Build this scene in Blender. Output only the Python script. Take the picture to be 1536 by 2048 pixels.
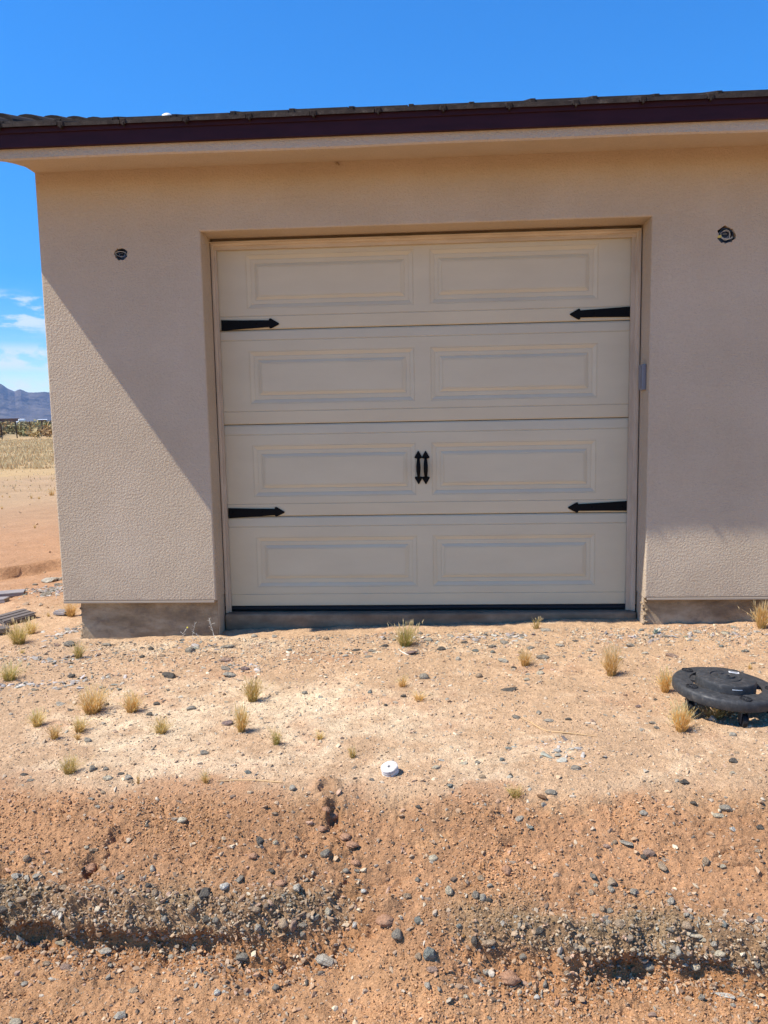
import bpy, bmesh, math, random
import numpy as np
from mathutils import Vector, Matrix, Euler
random.seed(7); RNG = np.random.default_rng(11)
for o in list(bpy.data.objects): bpy.data.objects.remove(o, do_unlink=True)
S = bpy.context.scene; COL = S.collection
# ------------------------------------------------------------------ camera
CAM = np.array([0.0397, -4.399, 1.1026]); YAW, PITCH, ROLL, F = 0.0590, -0.1184, -0.0193, 1616.9
def cam_axes():
    cy, sy, cp, sp = math.cos(YAW), math.sin(YAW), math.cos(PITCH), math.sin(PITCH)
    f = np.array([-sy*cp, cy*cp, sp]); r0 = np.array([cy, sy, 0.0]); u0 = np.cross(r0, f)
    cr, sr = math.cos(ROLL), math.sin(ROLL)
    return cr*r0+sr*u0, -sr*r0+cr*u0, f
AR, AU, AF = cam_axes()
cd = bpy.data.cameras.new('camera'); cam = bpy.data.objects.new('camera', cd); COL.objects.link(cam)
cam.matrix_world = Matrix(((AR[0], AU[0], -AF[0], CAM[0]), (AR[1], AU[1], -AF[1], CAM[1]), (AR[2], AU[2], -AF[2], CAM[2]), (0, 0, 0, 1)))
cd.sensor_fit = 'VERTICAL'; cd.sensor_height = 24; cd.lens = F/2048*24; cd.clip_start = 0.02; cd.clip_end = 40000
S.camera = cam
# ------------------------------------------------------------------ light
LD = Vector((0.706, 0.206, -1.0)).normalized()
ELEV = math.asin(-LD.z); AZ = math.atan2(-LD.x, -LD.y)
sl = bpy.data.lights.new('sun', 'SUN'); sl.energy = 5.0; sl.angle = math.radians(0.53); sl.color = (1.0, 0.95, 0.87)
so = bpy.data.objects.new('sun', sl); COL.objects.link(so); so.rotation_euler = LD.to_track_quat('-Z', 'Y').to_euler(); so.location = (-6, -4, 9)
w = bpy.data.worlds.new('World'); S.world = w; w.use_nodes = True
N, L = w.node_tree.nodes, w.node_tree.links; N.clear()
def nd(t, **k):
    n = N.new(t)
    for a, b in k.items(): setattr(n, a, b)
    return n
out = nd('ShaderNodeOutputWorld'); bg = nd('ShaderNodeBackground'); sky = nd('ShaderNodeTexSky')
sky.sky_type = 'NISHITA'; sky.sun_disc = False; sky.sun_elevation = ELEV; sky.sun_rotation = AZ % (2*math.pi)
sky.altitude = 700; sky.air_density = 1.0; sky.dust_density = 0.35; sky.ozone_density = 2.2
bg.inputs[1].default_value = 0.15
hs = nd('ShaderNodeHueSaturation'); hs.inputs['Saturation'].default_value = 1.80; hs.inputs['Hue'].default_value = .507; hs.inputs['Value'].default_value = 1.03
L.new(sky.outputs[0], hs.inputs['Color'])
# clouds low over the mountains, by direction only
tc = nd('ShaderNodeTexCoord'); sep = nd('ShaderNodeSeparateXYZ'); L.new(tc.outputs['Generated'], sep.inputs[0])
def rng(src, a, b, c=0, d=1, smooth=True):
    m = nd('ShaderNodeMapRange'); m.interpolation_type = 'SMOOTHSTEP' if smooth else 'LINEAR'
    for i, v in zip((1, 2, 3, 4), (a, b, c, d)): m.inputs[i].default_value = v
    L.new(src, m.inputs[0]); return m.outputs[0]
def mul(a, b):
    m = nd('ShaderNodeMath', operation='MULTIPLY'); L.new(a, m.inputs[0]); L.new(b, m.inputs[1]); return m.outputs[0]
def cloud(scale, sx, lo, hi, n0, n1, seed):
    mp = nd('ShaderNodeMapping'); mp.inputs['Scale'].default_value = (scale, scale, scale*sx); mp.inputs['Location'].default_value = (seed, seed*2, seed*3)
    L.new(tc.outputs['Generated'], mp.inputs[0]); nz = nd('ShaderNodeTexNoise'); nz.inputs['Scale'].default_value = 1; nz.inputs['Detail'].default_value = 7; nz.inputs['Roughness'].default_value = .6
    L.new(mp.outputs[0], nz.inputs['Vector'])
    return mul(mul(rng(nz.outputs['Fac'], n0, n1), rng(sep.outputs['Z'], lo[0], lo[1])), rng(sep.outputs['Z'], hi[0], hi[1], 1, 0))
c1 = cloud(24, 1.7, (0.0, 0.02), (0.040, 0.060), .30, .55, 3.1)
c2 = cloud(22, 1.8, (0.052, 0.066), (0.076, 0.092), .40, .55, 5.3)
c3 = cloud(22, 3.6, (0.09, 0.11), (0.13, 0.15), .46, .62, 1.9)
ad = nd('ShaderNodeMath', operation='MAXIMUM'); L.new(c1, ad.inputs[0]); L.new(c2, ad.inputs[1])
ad2 = nd('ShaderNodeMath', operation='MAXIMUM'); L.new(ad.outputs[0], ad2.inputs[0]); L.new(c3, ad2.inputs[1])
am = nd('ShaderNodeMath', operation='MULTIPLY'); L.new(ad2.outputs[0], am.inputs[0]); am.inputs[1].default_value = .85
mx = nd('ShaderNodeMixRGB'); mx.inputs[2].default_value = (5.9, 6.2, 6.6, 1); L.new(am.outputs[0], mx.inputs[0]); L.new(hs.outputs[0], mx.inputs[1])
L.new(mx.outputs[0], bg.inputs[0]); L.new(bg.outputs[0], out.inputs[0])
S.view_settings.view_transform = 'Standard'; S.view_settings.look = 'None'; S.view_settings.exposure = 0.60; S.view_settings.gamma = 1; S.view_settings.use_curve_mapping = False
S.render.engine = 'CYCLES'; S.cycles.max_bounces = 8; S.cycles.diffuse_bounces = 5
S.render.resolution_x = 768; S.render.resolution_y = 1024

# ------------------------------------------------------------------ helpers
def ray(px, py):
    d = AF+(px-768)/F*AR-(py-1024)/F*AU; return d
def on_z(px, py, z):
    d = ray(px, py); t = (z-CAM[2])/d[2]; return CAM+t*d
def on_y(px, py, y):
    d = ray(px, py); t = (y-CAM[1])/d[1]; return CAM+t*d
def proj(P):
    d = P-CAM; z = d@AF
    return 768+F*(d@AR)/z, 1024-F*(d@AU)/z, z
def meta(o, label=None, cat=None, group=None, kind=None):
    if label: o['label'] = label
    if cat: o['category'] = cat
    if group: o['group'] = group
    if kind: o['kind'] = kind
    return o
def link(name, me, mats=(), parent=None, loc=None):
    o = bpy.data.objects.new(name, me); COL.objects.link(o)
    for m in (mats if isinstance(mats, (list, tuple)) else (mats,)):
        if me is not None: me.materials.append(m)
    if parent is not None: o.parent = parent
    if loc is not None: o.location = loc
    return o
def obj(name, bm, mat, parent=None, smooth=False, loc=None, sharp=None):
    bmesh.ops.recalc_face_normals(bm, faces=bm.faces)
    me = bpy.data.meshes.new(name); bm.to_mesh(me); bm.free()
    if smooth:
        me.shade_smooth()
        if smooth != 'round': me.set_sharp_from_angle(angle=math.radians(38))
    return link(name, me, mat, parent, loc)
def empty(name, loc=(0, 0, 0), parent=None):
    o = bpy.data.objects.new(name, None); COL.objects.link(o); o.location = loc; o.empty_display_size = .1
    if parent is not None: o.parent = parent
    return o
def box(bm, x0, x1, y0, y1, z0, z1, bev=0, seg=1, M=None):
    r = bmesh.ops.create_cube(bm, size=1); vs = r['verts']
    for v in vs: v.co = Vector(((x0+x1)/2+v.co.x*(x1-x0), (y0+y1)/2+v.co.y*(y1-y0), (z0+z1)/2+v.co.z*(z1-z0)))
    if bev: 
        es = list({e for v in vs for e in v.link_edges})
        r = bmesh.ops.bevel(bm, geom=es, offset=bev, segments=seg, profile=.5, affect='EDGES'); vs = list({v for f in r['faces'] for v in f.verts} | {v for v in vs if v.is_valid})
    if M is not None:
        for v in vs: v.co = M@v.co
    return vs
def prism(bm, pts, x0, x1):            # pts in (y,z), extruded along x
    a = [bm.verts.new((x0, p[0], p[1])) for p in pts]; b = [bm.verts.new((x1, p[0], p[1])) for p in pts]
    n = len(pts); bm.faces.new(a); bm.faces.new(b[::-1])
    for i in range(n): bm.faces.new((a[i], b[i], b[(i+1) % n], a[(i+1) % n]))
def plate(bm, pts, y0, y1):            # pts in (x,z), extruded along y
    a = [bm.verts.new((p[0], y0, p[1])) for p in pts]; b = [bm.verts.new((p[0], y1, p[1])) for p in pts]
    n = len(pts); bm.faces.new(a); bm.faces.new(b[::-1])
    for i in range(n): bm.faces.new((a[i], b[i], b[(i+1) % n], a[(i+1) % n]))
def lathe(bm, prof, n=48, closed=False, c=(0, 0, 0)):
    rings = []
    for r, z in prof:
        if r < 1e-6: rings.append([bm.verts.new((c[0], c[1], c[2]+z))])
        else: rings.append([bm.verts.new((c[0]+r*math.cos(2*math.pi*i/n), c[1]+r*math.sin(2*math.pi*i/n), c[2]+z)) for i in range(n)])
    prs = list(zip(rings, rings[1:]))+([(rings[-1], rings[0])] if closed else [])
    for a, b in prs:
        for i in range(n):
            j = (i+1) % n
            if len(a) == 1 and len(b) == 1: continue
            if len(a) == 1: bm.faces.new((a[0], b[i], b[j]))
            elif len(b) == 1: bm.faces.new((a[i], b[0], a[j]))
            else: bm.faces.new((a[i], b[i], b[j], a[j]))
def tube(bm, pts, rad, n=6):
    pts = [Vector(p) for p in pts]; rings = []; ref = Vector((1, 0, 0)) if abs((pts[-1]-pts[0]).normalized().z) > .6 else Vector((0, 0, 1))
    for i, p in enumerate(pts):
        t = (pts[min(i+1, len(pts)-1)]-pts[max(i-1, 0)]).normalized()
        a = t.cross(ref); a = a.normalized() if a.length > .02 else Vector((0, 1, 0)); b = t.cross(a)
        r = rad[i] if isinstance(rad, (list, tuple)) else rad
        rings.append([bm.verts.new(p+a*r*math.cos(2*math.pi*k/n)+b*r*math.sin(2*math.pi*k/n)) for k in range(n)])
    for a, b in zip(rings, rings[1:]):
        for k in range(n): bm.faces.new((a[k], b[k], b[(k+1) % n], a[(k+1) % n]))
    bm.faces.new(rings[0]); bm.faces.new(rings[-1][::-1])
# ---- numpy value noise
TAB = RNG.random((512, 512)).astype(np.float32)
def vn(x, y):
    xi = np.floor(x).astype(np.int64); yi = np.floor(y).astype(np.int64); fx = x-xi; fy = y-yi
    fx = fx*fx*fx*(fx*(fx*6-15)+10); fy = fy*fy*fy*(fy*(fy*6-15)+10)
    a = TAB[xi & 511, yi & 511]; b = TAB[(xi+1) & 511, yi & 511]; c = TAB[xi & 511, (yi+1) & 511]; d = TAB[(xi+1) & 511, (yi+1) & 511]
    return (a*(1-fx)+b*fx)*(1-fy)+(c*(1-fx)+d*fx)*fy
def fbm(x, y, s, o=4, seed=0, g=.5):
    t = np.zeros_like(x, dtype=np.float64); amp = 1; n = 0
    for i in range(o):
        a = 0.6*i+seed; ca, sa = math.cos(a), math.sin(a)
        t += amp*vn((x*ca-y*sa)/s+17.3*i+seed*31.7, (x*sa+y*ca)/s+9.1*i+seed*13.3); n += amp; amp *= g; s /= 2.03
    return t/n*2-1
def ss(a, b, x):
    t = np.clip((x-a)/(b-a), 0, 1); return t*t*(3-2*t)
# ---- materials
def mat(name, color=(.5, .5, .5), rough=.8, spec=.3, metal=0.0):
    m = bpy.data.materials.new(name); m.use_nodes = True; b = m.node_tree.nodes['Principled BSDF']
    b.inputs['Base Color'].default_value = (*color, 1); b.inputs['Roughness'].default_value = rough; b.inputs['Specular IOR Level'].default_value = spec; b.inputs['Metallic'].default_value = metal
    return m
class NT:
    def __init__(s, m): s.t = m.node_tree; s.b = s.t.nodes['Principled BSDF']
    def n(s, t, **k):
        x = s.t.nodes.new(t)
        for a, b in k.items(): setattr(x, a, b)
        return x
    def l(s, a, b): s.t.links.new(a, b)
    def coord(s, scale=(1, 1, 1)):
        c = s.n('ShaderNodeTexCoord'); mp = s.n('ShaderNodeMapping'); mp.inputs['Scale'].default_value = scale; s.l(c.outputs['Object'], mp.inputs[0]); return mp.outputs[0]
    def noise(s, sc, det=4, rough=.55, vec=None, dist=0):
        x = s.n('ShaderNodeTexNoise'); x.inputs['Scale'].default_value = sc; x.inputs['Detail'].default_value = det; x.inputs['Roughness'].default_value = rough; x.inputs['Distortion'].default_value = dist
        s.l(vec if vec is not None else s.coord(), x.inputs['Vector']); return x.outputs['Fac']
    def ramp(s, src, stops):
        r = s.n('ShaderNodeValToRGB'); e = r.color_ramp.elements
        while len(e) > 1: e.remove(e[-1])
        e[0].position = stops[0][0]; c = stops[0][1]; e[0].color = (*c, 1) if not isinstance(c, (int, float)) else (c, c, c, 1)
        for p, c in stops[1:]:
            q = e.new(p); q.color = (*c, 1) if not isinstance(c, (int, float)) else (c, c, c, 1)
        s.l(src, r.inputs[0]); return r.outputs[0]
    def mix(s, f, a, b, mode='MIX'):
        x = s.n('ShaderNodeMixRGB', blend_type=mode)
        for i, v in enumerate((f, a, b)):
            if isinstance(v, (int, float)): x.inputs[i].default_value = v if i == 0 else (v, v, v, 1)
            elif isinstance(v, tuple): x.inputs[i].default_value = (*v, 1)
            else: s.l(v, x.inputs[i])
        return x.outputs[0]
    def bump(s, h, dist, strength=1, chain=None):
        x = s.n('ShaderNodeBump'); x.inputs['Distance'].default_value = dist; x.inputs['Strength'].default_value = strength; s.l(h, x.inputs['Height'])
        if chain is not None: s.l(chain, x.inputs['Normal'])
        s.l(x.outputs[0], s.b.inputs['Normal']); return x.outputs[0]
    def col(s, c): s.l(c, s.b.inputs['Base Color'])
# stucco
M_ST = mat('stucco', rough=.95, spec=.1); t = NT(M_ST)
c = t.ramp(t.noise(1.6, 7, .62), [(.3, (.490, .388, .270)), (.5, (.527, .420, .297)), (.7, (.565, .455, .330))])
c = t.mix(.5, c, t.ramp(t.noise(60, 3), [(.3, .86), (.7, 1.0)]), 'MULTIPLY')
sepz = t.n('ShaderNodeSeparateXYZ'); t.l(t.coord(), sepz.inputs[0])
mr = t.n('ShaderNodeMapRange'); mr.inputs[1].default_value = .34; mr.inputs[2].default_value = .10; t.l(sepz.outputs['Z'], mr.inputs[0])
dm = t.n('ShaderNodeMath', operation='MULTIPLY'); t.l(mr.outputs[0], dm.inputs[0]); t.l(t.ramp(t.noise(7, 5), [(.35, 0.0), (.7, .55)]), dm.inputs[1])
c = t.mix(dm.outputs[0], c, (.40, .30, .22)); t.col(c)
b1 = t.bump(t.noise(2.2, 3), .02, .55)
b2 = t.bump(t.noise(88, 3, .64), .0072, 1.0, b1)
t.bump(t.noise(190, 2, .6), .0022, .8, b2)
# door paint
M_DOOR = mat('door_cream', rough=.42, spec=.35); t = NT(M_DOOR)
c = t.ramp(t.noise(3, 6, vec=t.coord((1, 1, 3))), [(.3, (.545, .462, .312)), (.7, (.585, .500, .338))]); t.col(c)
t.bump(t.noise(14, 6, .65, vec=t.coord((1.2, 1, 26))), .0009, .5)
M_WOOD = mat('trim_wood', rough=.7, spec=.2); t = NT(M_WOOD)
c = t.ramp(t.noise(9, 6, .6, vec=t.coord((3, 3, .5))), [(.3, (.42, .325, .225)), (.55, (.50, .40, .285)), (.75, (.56, .46, .34))]); t.col(c); t.bump(t.noise(40, 4, vec=t.coord((4, 4, .4))), .001, .5)
M_WOODH = mat('head_wood', rough=.7, spec=.2); t = NT(M_WOODH)
c = t.ramp(t.noise(9, 6, .6, vec=t.coord((.5, 3, 3))), [(.3, (.44, .34, .23)), (.55, (.55, .435, .30)), (.75, (.61, .49, .35))]); t.col(c)
M_FAS = mat('maroon_fascia', (.030, .007, .013), .6, .18); t = NT(M_FAS); t.col(t.ramp(t.noise(5, 5, vec=t.coord((1, 1, 5))), [(.3, (.022, .005, .010)), (.7, (.036, .008, .014))])); t.bump(t.noise(90, 4), .0006, .5)
M_TILE = mat('roof_tile', rough=.92, spec=.15); t = NT(M_TILE)
c = t.ramp(t.noise(14, 7, .7), [(.3, (.020, .014, .012)), (.58, (.042, .031, .025)), (.82, (.15, .125, .10))]); t.col(c); t.bump(t.noise(160, 5, .7), .004, .9)
M_CON = mat('foundation_concrete', rough=.95, spec=.1); t = NT(M_CON)
c = t.ramp(t.noise(4, 7, .65, vec=t.coord((1, 1, 2.2))), [(.30, (.15, .10, .06)), (.5, (.30, .215, .13)), (.68, (.45, .345, .225))])
c = t.mix(t.ramp(t.noise(11, 6, .7), [(.52, 0.0), (.68, .6)]), c, (.15, .115, .09)); t.col(c)
b1 = t.bump(t.noise(22, 6, .7), .008, .7); t.bump(t.noise(170, 4, .6), .002, .7, b1)
M_SLAB = mat('slab_concrete', rough=.9, spec=.15); t = NT(M_SLAB)
c = t.ramp(t.noise(5, 7, .65, vec=t.coord((1, 1, 2))), [(.3, (.13, .092, .060)), (.55, (.22, .16, .105)), (.75, (.32, .245, .165))]); t.col(c); t.bump(t.noise(40, 6, .7), .005, .8)
M_BLK = mat('black_iron', (.0025, .0025, .003), .6, .12); t = NT(M_BLK); t.bump(t.noise(120, 4), .0008, .6)
M_RUB = mat('black_rubber', (.012, .012, .013), .7, .3); NT(M_RUB).bump(NT(M_RUB).noise(60, 3), .002, .4)
M_SCR = mat('painted_screed', (.36, .29, .22), .7, .2); NT(M_SCR).bump(NT(M_SCR).noise(60, 3), .001, .4)
M_GAL = mat('galvanised_metal', (.34, .36, .40), .45, .5, .6); t = NT(M_GAL); t.col(t.ramp(t.noise(50, 4), [(.3, (.26, .28, .32)), (.7, (.44, .46, .50))]))
M_BOX = mat('grey_plastic', (.19, .19, .205), .5, .4); t = NT(M_BOX); t.bump(t.noise(200, 2), .0004, .4)
M_BOXD = mat('dark_box_steel', (.04, .045, .055), .4, .5, .5); t = NT(M_BOXD); t.col(t.ramp(t.noise(60, 4), [(.35, (.012, .013, .017)), (.7, (.06, .065, .08))]))
M_WIRE = mat('cream_wire', (.62, .56, .42), .5, .4); NT(M_WIRE).bump(NT(M_WIRE).noise(300, 2), .0003, .3)
M_SPL = mat('dusty_white', (.60, .57, .52), .7, .2); t = NT(M_SPL); t.col(t.ramp(t.noise(60, 5), [(.35, (.44, .39, .33)), (.6, (.64, .61, .57))])); t.bump(t.noise(150, 3), .0008, .4)
M_WHT = mat('white_plastic', (.82, .82, .80), .5, .4); t = NT(M_WHT); t.col(t.ramp(t.noise(40, 5), [(.35, (.66, .62, .57)), (.55, (.82, .82, .80))])); t.bump(t.noise(150, 3), .0008, .4)
M_DOL = mat('dusty_black_plastic', rough=.62, spec=.35); t = NT(M_DOL)
c = t.ramp(t.noise(48, 8, .72, dist=.2), [(.36, (.026, .027, .028)), (.56, (.048, .047, .046)), (.74, (.12, .11, .098))]); t.col(c)
t.l(t.ramp(t.noise(30, 5), [(.3, .45), (.7, .8)]), t.b.inputs['Roughness']); t.bump(t.noise(90, 4), .001, .5)
M_TYRE = mat('caster_grey', (.26, .22, .18), .7, .3); NT(M_TYRE).bump(NT(M_TYRE).noise(80, 3), .001, .5)
def wood_grey(n, a, b):
    m = mat(n, rough=.9, spec=.15); t = NT(m); v = t.coord((1.2, 14, 14)); t.col(t.ramp(t.noise(6, 6, .65, vec=v), [(.3, a), (.7, b)])); t.bump(t.noise(8, 6, .7, vec=v), .004, .9); return m
M_PLK = wood_grey('weathered_plank', (.16, .14, .13), (.40, .36, .34)); M_PLD = wood_grey('dark_plank', (.085, .070, .060), (.21, .175, .15))
M_TWIG = mat('dry_twig', (.52, .34, .17), .8, .2); NT(M_TWIG).bump(NT(M_TWIG).noise(60, 3), .001, .5)
# attribute-coloured
def attr_mat(name, attr, rough=.95, bumps=(), trans=0.0, mott=None):
    m = mat(name, rough=rough, spec=.12); t = NT(m); a = t.n('ShaderNodeAttribute', attribute_name=attr); c = a.outputs['Color']
    if mott:
        for sc, lo, hi in mott: c = t.mix(1.0, c, t.ramp(t.noise(sc, 4, .65), [(.28, lo), (.72, hi)]), 'MULTIPLY')
    t.col(c); ch = None
    for sc, d, st in bumps: ch = t.bump(t.noise(sc, 4, .65), d, st, ch)
    return m
M_GND = attr_mat('desert_soil', 'Col', .97, ((45, .009, .9), (150, .005, 1.0)), mott=((3.2, .90, 1.08), (38, .78, 1.14), (200, .60, 1.34)))
M_PEB = attr_mat('gravel_stone', 'Col', .85, ((130, .0012, .6),), mott=((90, .75, 1.2),))
M_GRS = attr_mat('dry_grass', 'Col', .8); t = NT(M_GRS)
tr = t.n('ShaderNodeBsdfTranslucent'); aa = t.n('ShaderNodeAttribute', attribute_name='Col'); t.l(aa.outputs['Color'], tr.inputs['Color']); ms = t.n('ShaderNodeMixShader'); ms.inputs[0].default_value = .45
t.l(t.b.outputs[0], ms.inputs[1]); t.l(tr.outputs[0], ms.inputs[2]); t.l(ms.outputs[0], t.t.nodes['Material Output'].inputs['Surface'])
M_FOL = attr_mat('scrub_leaves', 'Col', .85)
M_STN = mat('stone', rough=.85, spec=.2); t = NT(M_STN); oi = t.n('ShaderNodeObjectInfo')
c = t.mix(1.0, oi.outputs['Color'], t.ramp(t.noise(1.6, 5, .65), [(.3, .68), (.7, 1.22)]), 'MULTIPLY'); c = t.mix(1.0, c, t.ramp(t.noise(7, 4, .7), [(.3, .82), (.7, 1.1)]), 'MULTIPLY'); t.col(c); t.bump(t.noise(3.5, 6, .7), .10, .7)
M_MTN = mat('mountain_rock', rough=1, spec=0); t = NT(M_MTN); c = t.ramp(t.noise(.006, 8, .7), [(.38, (.06, .05, .04)), (.62, (.20, .16, .12))]); t.col(c)

# ------------------------------------------------------------------ ground
def grow(start, end, step, g):
    v = [start]; 
    sgn = 1 if end > start else -1
    while (end-v[-1])*sgn > 0: v.append(v[-1]+sgn*step); step *= g
    return v
xs = np.array(grow(-3.0, -9000, .0065, 1.028)[1:][::-1]+list(np.arange(-3.0, -1.75, .0065))+list(np.arange(-1.75, 1.5, .0042))+list(np.arange(1.5, 2.1, .0065))+grow(2.1, 5000, .0065, 1.05))
d1 = list(np.arange(-3.0, -2.62, .006))+list(np.arange(-2.62, -2.36, .0042))+list(np.arange(-2.36, -2.06, .0030))+list(np.arange(-2.06, -1.60, .0042))+list(np.arange(-1.60, .3, .006))
ys = np.array(grow(d1[0], -150, .006, 1.08)[1:][::-1]+d1+grow(d1[-1], 9000, .006, 1.019)[1:])
X, Y0 = np.meshgrid(xs, ys); X = X.astype(np.float64); Y0 = Y0.astype(np.float64)
def wx(px, py, z=-.36): return on_z(px, py, z)[0]
def lipy(px, py, z=-.30): return on_z(px, py, z)[1]
LIPP = [(-300, 1775), (0, 1778), (150, 1790), (300, 1800), (450, 1800), (600, 1795), (740, 1790), (860, 1815), (950, 1832), (1100, 1852), (1200, 1862), (1300, 1850), (1420, 1862), (1536, 1880), (1900, 1900)]
lx = np.array([wx(a, b+40) for a, b in LIPP]); ly = np.array([lipy(a, b) for a, b in LIPP])
def interp_px(lst, x):
    return np.interp(x, [wx(a, 1870) for a, b in lst], [b for a, b in lst])
def terrain(X, Y0, ret_all=False):
    near = ss(9, 4, np.abs(X))*ss(14, 3, np.abs(Y0+2))
    Ys = np.interp(X, lx, ly)+.030*fbm(X, X*0, .20, 4, 3)+.035*fbm(X, X*0, .6, 2, 4)
    amp = interp_px([(-400, .7), (0, 1), (600, 1), (690, .75), (745, .12), (800, 0), (860, .05), (930, .6), (1100, .9), (1500, 1), (1700, .8), (2100, 0)], X)
    und = interp_px([(-400, .6), (0, 1), (420, .9), (500, .35), (560, .1), (930, 0), (985, .55), (1040, .35), (1130, .15), (1200, .8), (1420, .9), (1490, .55), (1536, .2), (1900, 0)], X)
    edge = np.interp(X, [-2.5, -1.6, -.9, -.2, .3, 1.2, 2.2], [-1.73, -1.76, -1.80, -1.83, -1.85, -1.84, -1.80])+.03*fbm(X, X*0, .3, 3, 5)
    zt = -.137+.026*np.clip(X+1.6, -2.5, 3.5)
    pl = zt-.012*np.clip(-Y0, 0, 1.8)
    d = Y0-Ys
    u = np.clip((edge-Y0)/(edge-Ys), 0, 1)
    zl = -.30
    zslope = pl+(zl-pl)*(u*.55+.45*ss(0, 1, u))
    low = np.where(Y0 > -2.9, -.450+.10*(Y0+2.35)*.6, -.483)+.020*fbm(X, Y0, .20, 3, 51)
    # step profile
    q = np.clip(-d/.08, 0, 1)
    zstep = zl+(low-zl)*(np.where(q < .55, q/.55*.52, .52+(q-.55)/.45*.48))
    zsm = zl+(low-zl)*ss(0, 1, np.clip(-d/.26, 0, 1))
    Z = np.where(d > 0, zslope, zstep*amp+zsm*(1-amp))
    yoff = np.where((d < 0), amp*(np.where(q < .55, .012*q/.55, .012+und*.062*ss(.48, .85, q)*(1+.6*fbm(X, Y0*0, .10, 3, 52))-.012*ss(.6, 1, q)))*(1-ss(.10, .26, -d)), 0)
    Z = Z*1.0
    # far fields
    far = ss(6, 30, np.hypot(X, Y0))
    Z = Z*(1-far)+(-.22)*far
    n1 = fbm(X, Y0, .55, 3, 1); n2 = fbm(X, Y0, .11, 4, 2); n3 = fbm(X, Y0, .028, 3, 4); n4 = fbm(X, Y0, .012, 2, 6)
    bill = 1-np.abs(fbm(X, Y0, .035, 3, 8))*2
    slope = ss(0, .12, edge-Y0)
    # crumbly places
    def blob(px, py, rx, ry, z=-.25):
        c = on_z(px, py, z); return np.exp(-(((X-c[0])/rx)**2+((Y0-c[1])/ry)**2)**2)
    chan = np.zeros_like(X)
    for (a, b, r) in ((648, 1592, .03), (655, 1625, .045), (664, 1655, .05), (680, 1690, .045), (700, 1730, .04), (715, 1765, .03)):
        chan = np.maximum(chan, blob(a, b, r, r*1.1, -.17 if b < 1600 else -.22))
    holes = 0.045*blob(182, 1722, .026, .030, -.25)+.05*blob(0, 1722, .045, .035, -.25)+.028*blob(238, 1655, .03, .022, -.2)+.03*blob(748, 1843, .02, .025, -.33)+.025*blob(1018, 1715, .03, .012, -.25)
    holes = holes+.045*blob(668, 1650, .020, .045, -.21)+.03*blob(648, 1605, .014, .02, -.18)
    face = np.exp(-((d+.05)/.075)**2)*amp
    channel = holes
    Z = Z+near*(.012*n1+(.0045+.007*slope)*n2+(.0022+.0034*slope)*n3+(.0010+.0020*slope)*n4+(chan*.022+face*.020)*(bill-.3)-channel)
    Z = Z+(1-near)*(.03*n1*ss(0, 6, np.abs(Y0)+np.abs(X)))
    # soft foot track and little mounds in the gap
    c = on_z(864, 1702, -.24); ux, uy = .95, .31
    a = (X-c[0])*ux+(Y0-c[1])*uy; b = -(X-c[0])*uy+(Y0-c[1])*ux
    fm = ss(.062, .052, np.abs(a))*ss(.026, .018, np.abs(b))
    Z = Z-fm*(.007+.0022*np.sin(a*2*math.pi/.0125)+.0018*np.sin(b*2*math.pi/.012))
    Z = Z-.018*blob(775, 1745, .06, .04, -.25)+.03*blob(762, 1822, .05, .02, -.32)
    # mound in front left/right of low floor and gully mound
    Z = Z+.02*blob(1100, 1940, .10, .06, -.40)*amp
    # erosion ledge left of the house
    c = on_z(35, 1132, -.2); lx2 = (X-c[0])*.80+(Y0-c[1])*.60; ld = -(X-c[0])*.60+(Y0-c[1])*.80+.10*fbm(X, Y0, .35, 3, 12)
    Z = Z-.10*ss(.03, -.03, ld)*ss(-.9, -.1, ld)*ss(1.0, .55, np.abs(lx2))
    # tyre ruts
    rut = np.zeros_like(X)
    for yy in (10.6, 12.3, 14.2, 15.6): rut += np.exp(-((Y0-(yy+.12*X+1.2))/.22)**2)
    Z = Z-.07*rut*(1+.5*n1)
    # recess in front of door rises a little; bank against wall
    Z = Z+.006*ss(-.12, 0, Y0)*n2
    rough = np.clip(.55+.9*fbm(X, Y0, .16, 3, 71), .12, 1.4)
    gr = np.abs(fbm(X, Y0, .016, 2, 72)); gr2 = np.abs(fbm(X, Y0, .034, 2, 73))
    Z = Z+near*rough*(.25+.75*slope)*(.0085*(.35-gr)+.0085*(.3-gr2))
    lg = np.abs(fbm(X+.06*n1, Y0*2.2, .17, 4, 74)); Z = Z-near*slope*.016*ss(.10, .0, lg)*np.clip(rough, 0, 1)
    Y = Y0+yoff+near*face*.014*fbm(X, Y0, .05, 3, 21)
    if not ret_all: return Z
    return Y, Z, dict(d=d, amp=amp, und=und, slope=slope, near=near, face=face, n1=n1, chan=chan, edge=edge, Ys=Ys, q=q, fm=fm, rut=rut)
Yg, Zg, A = terrain(X, Y0, True)
inside = (X > -1.9) & (Yg > .32) & (X < 6.8) & (Yg < 9.5)
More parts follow.
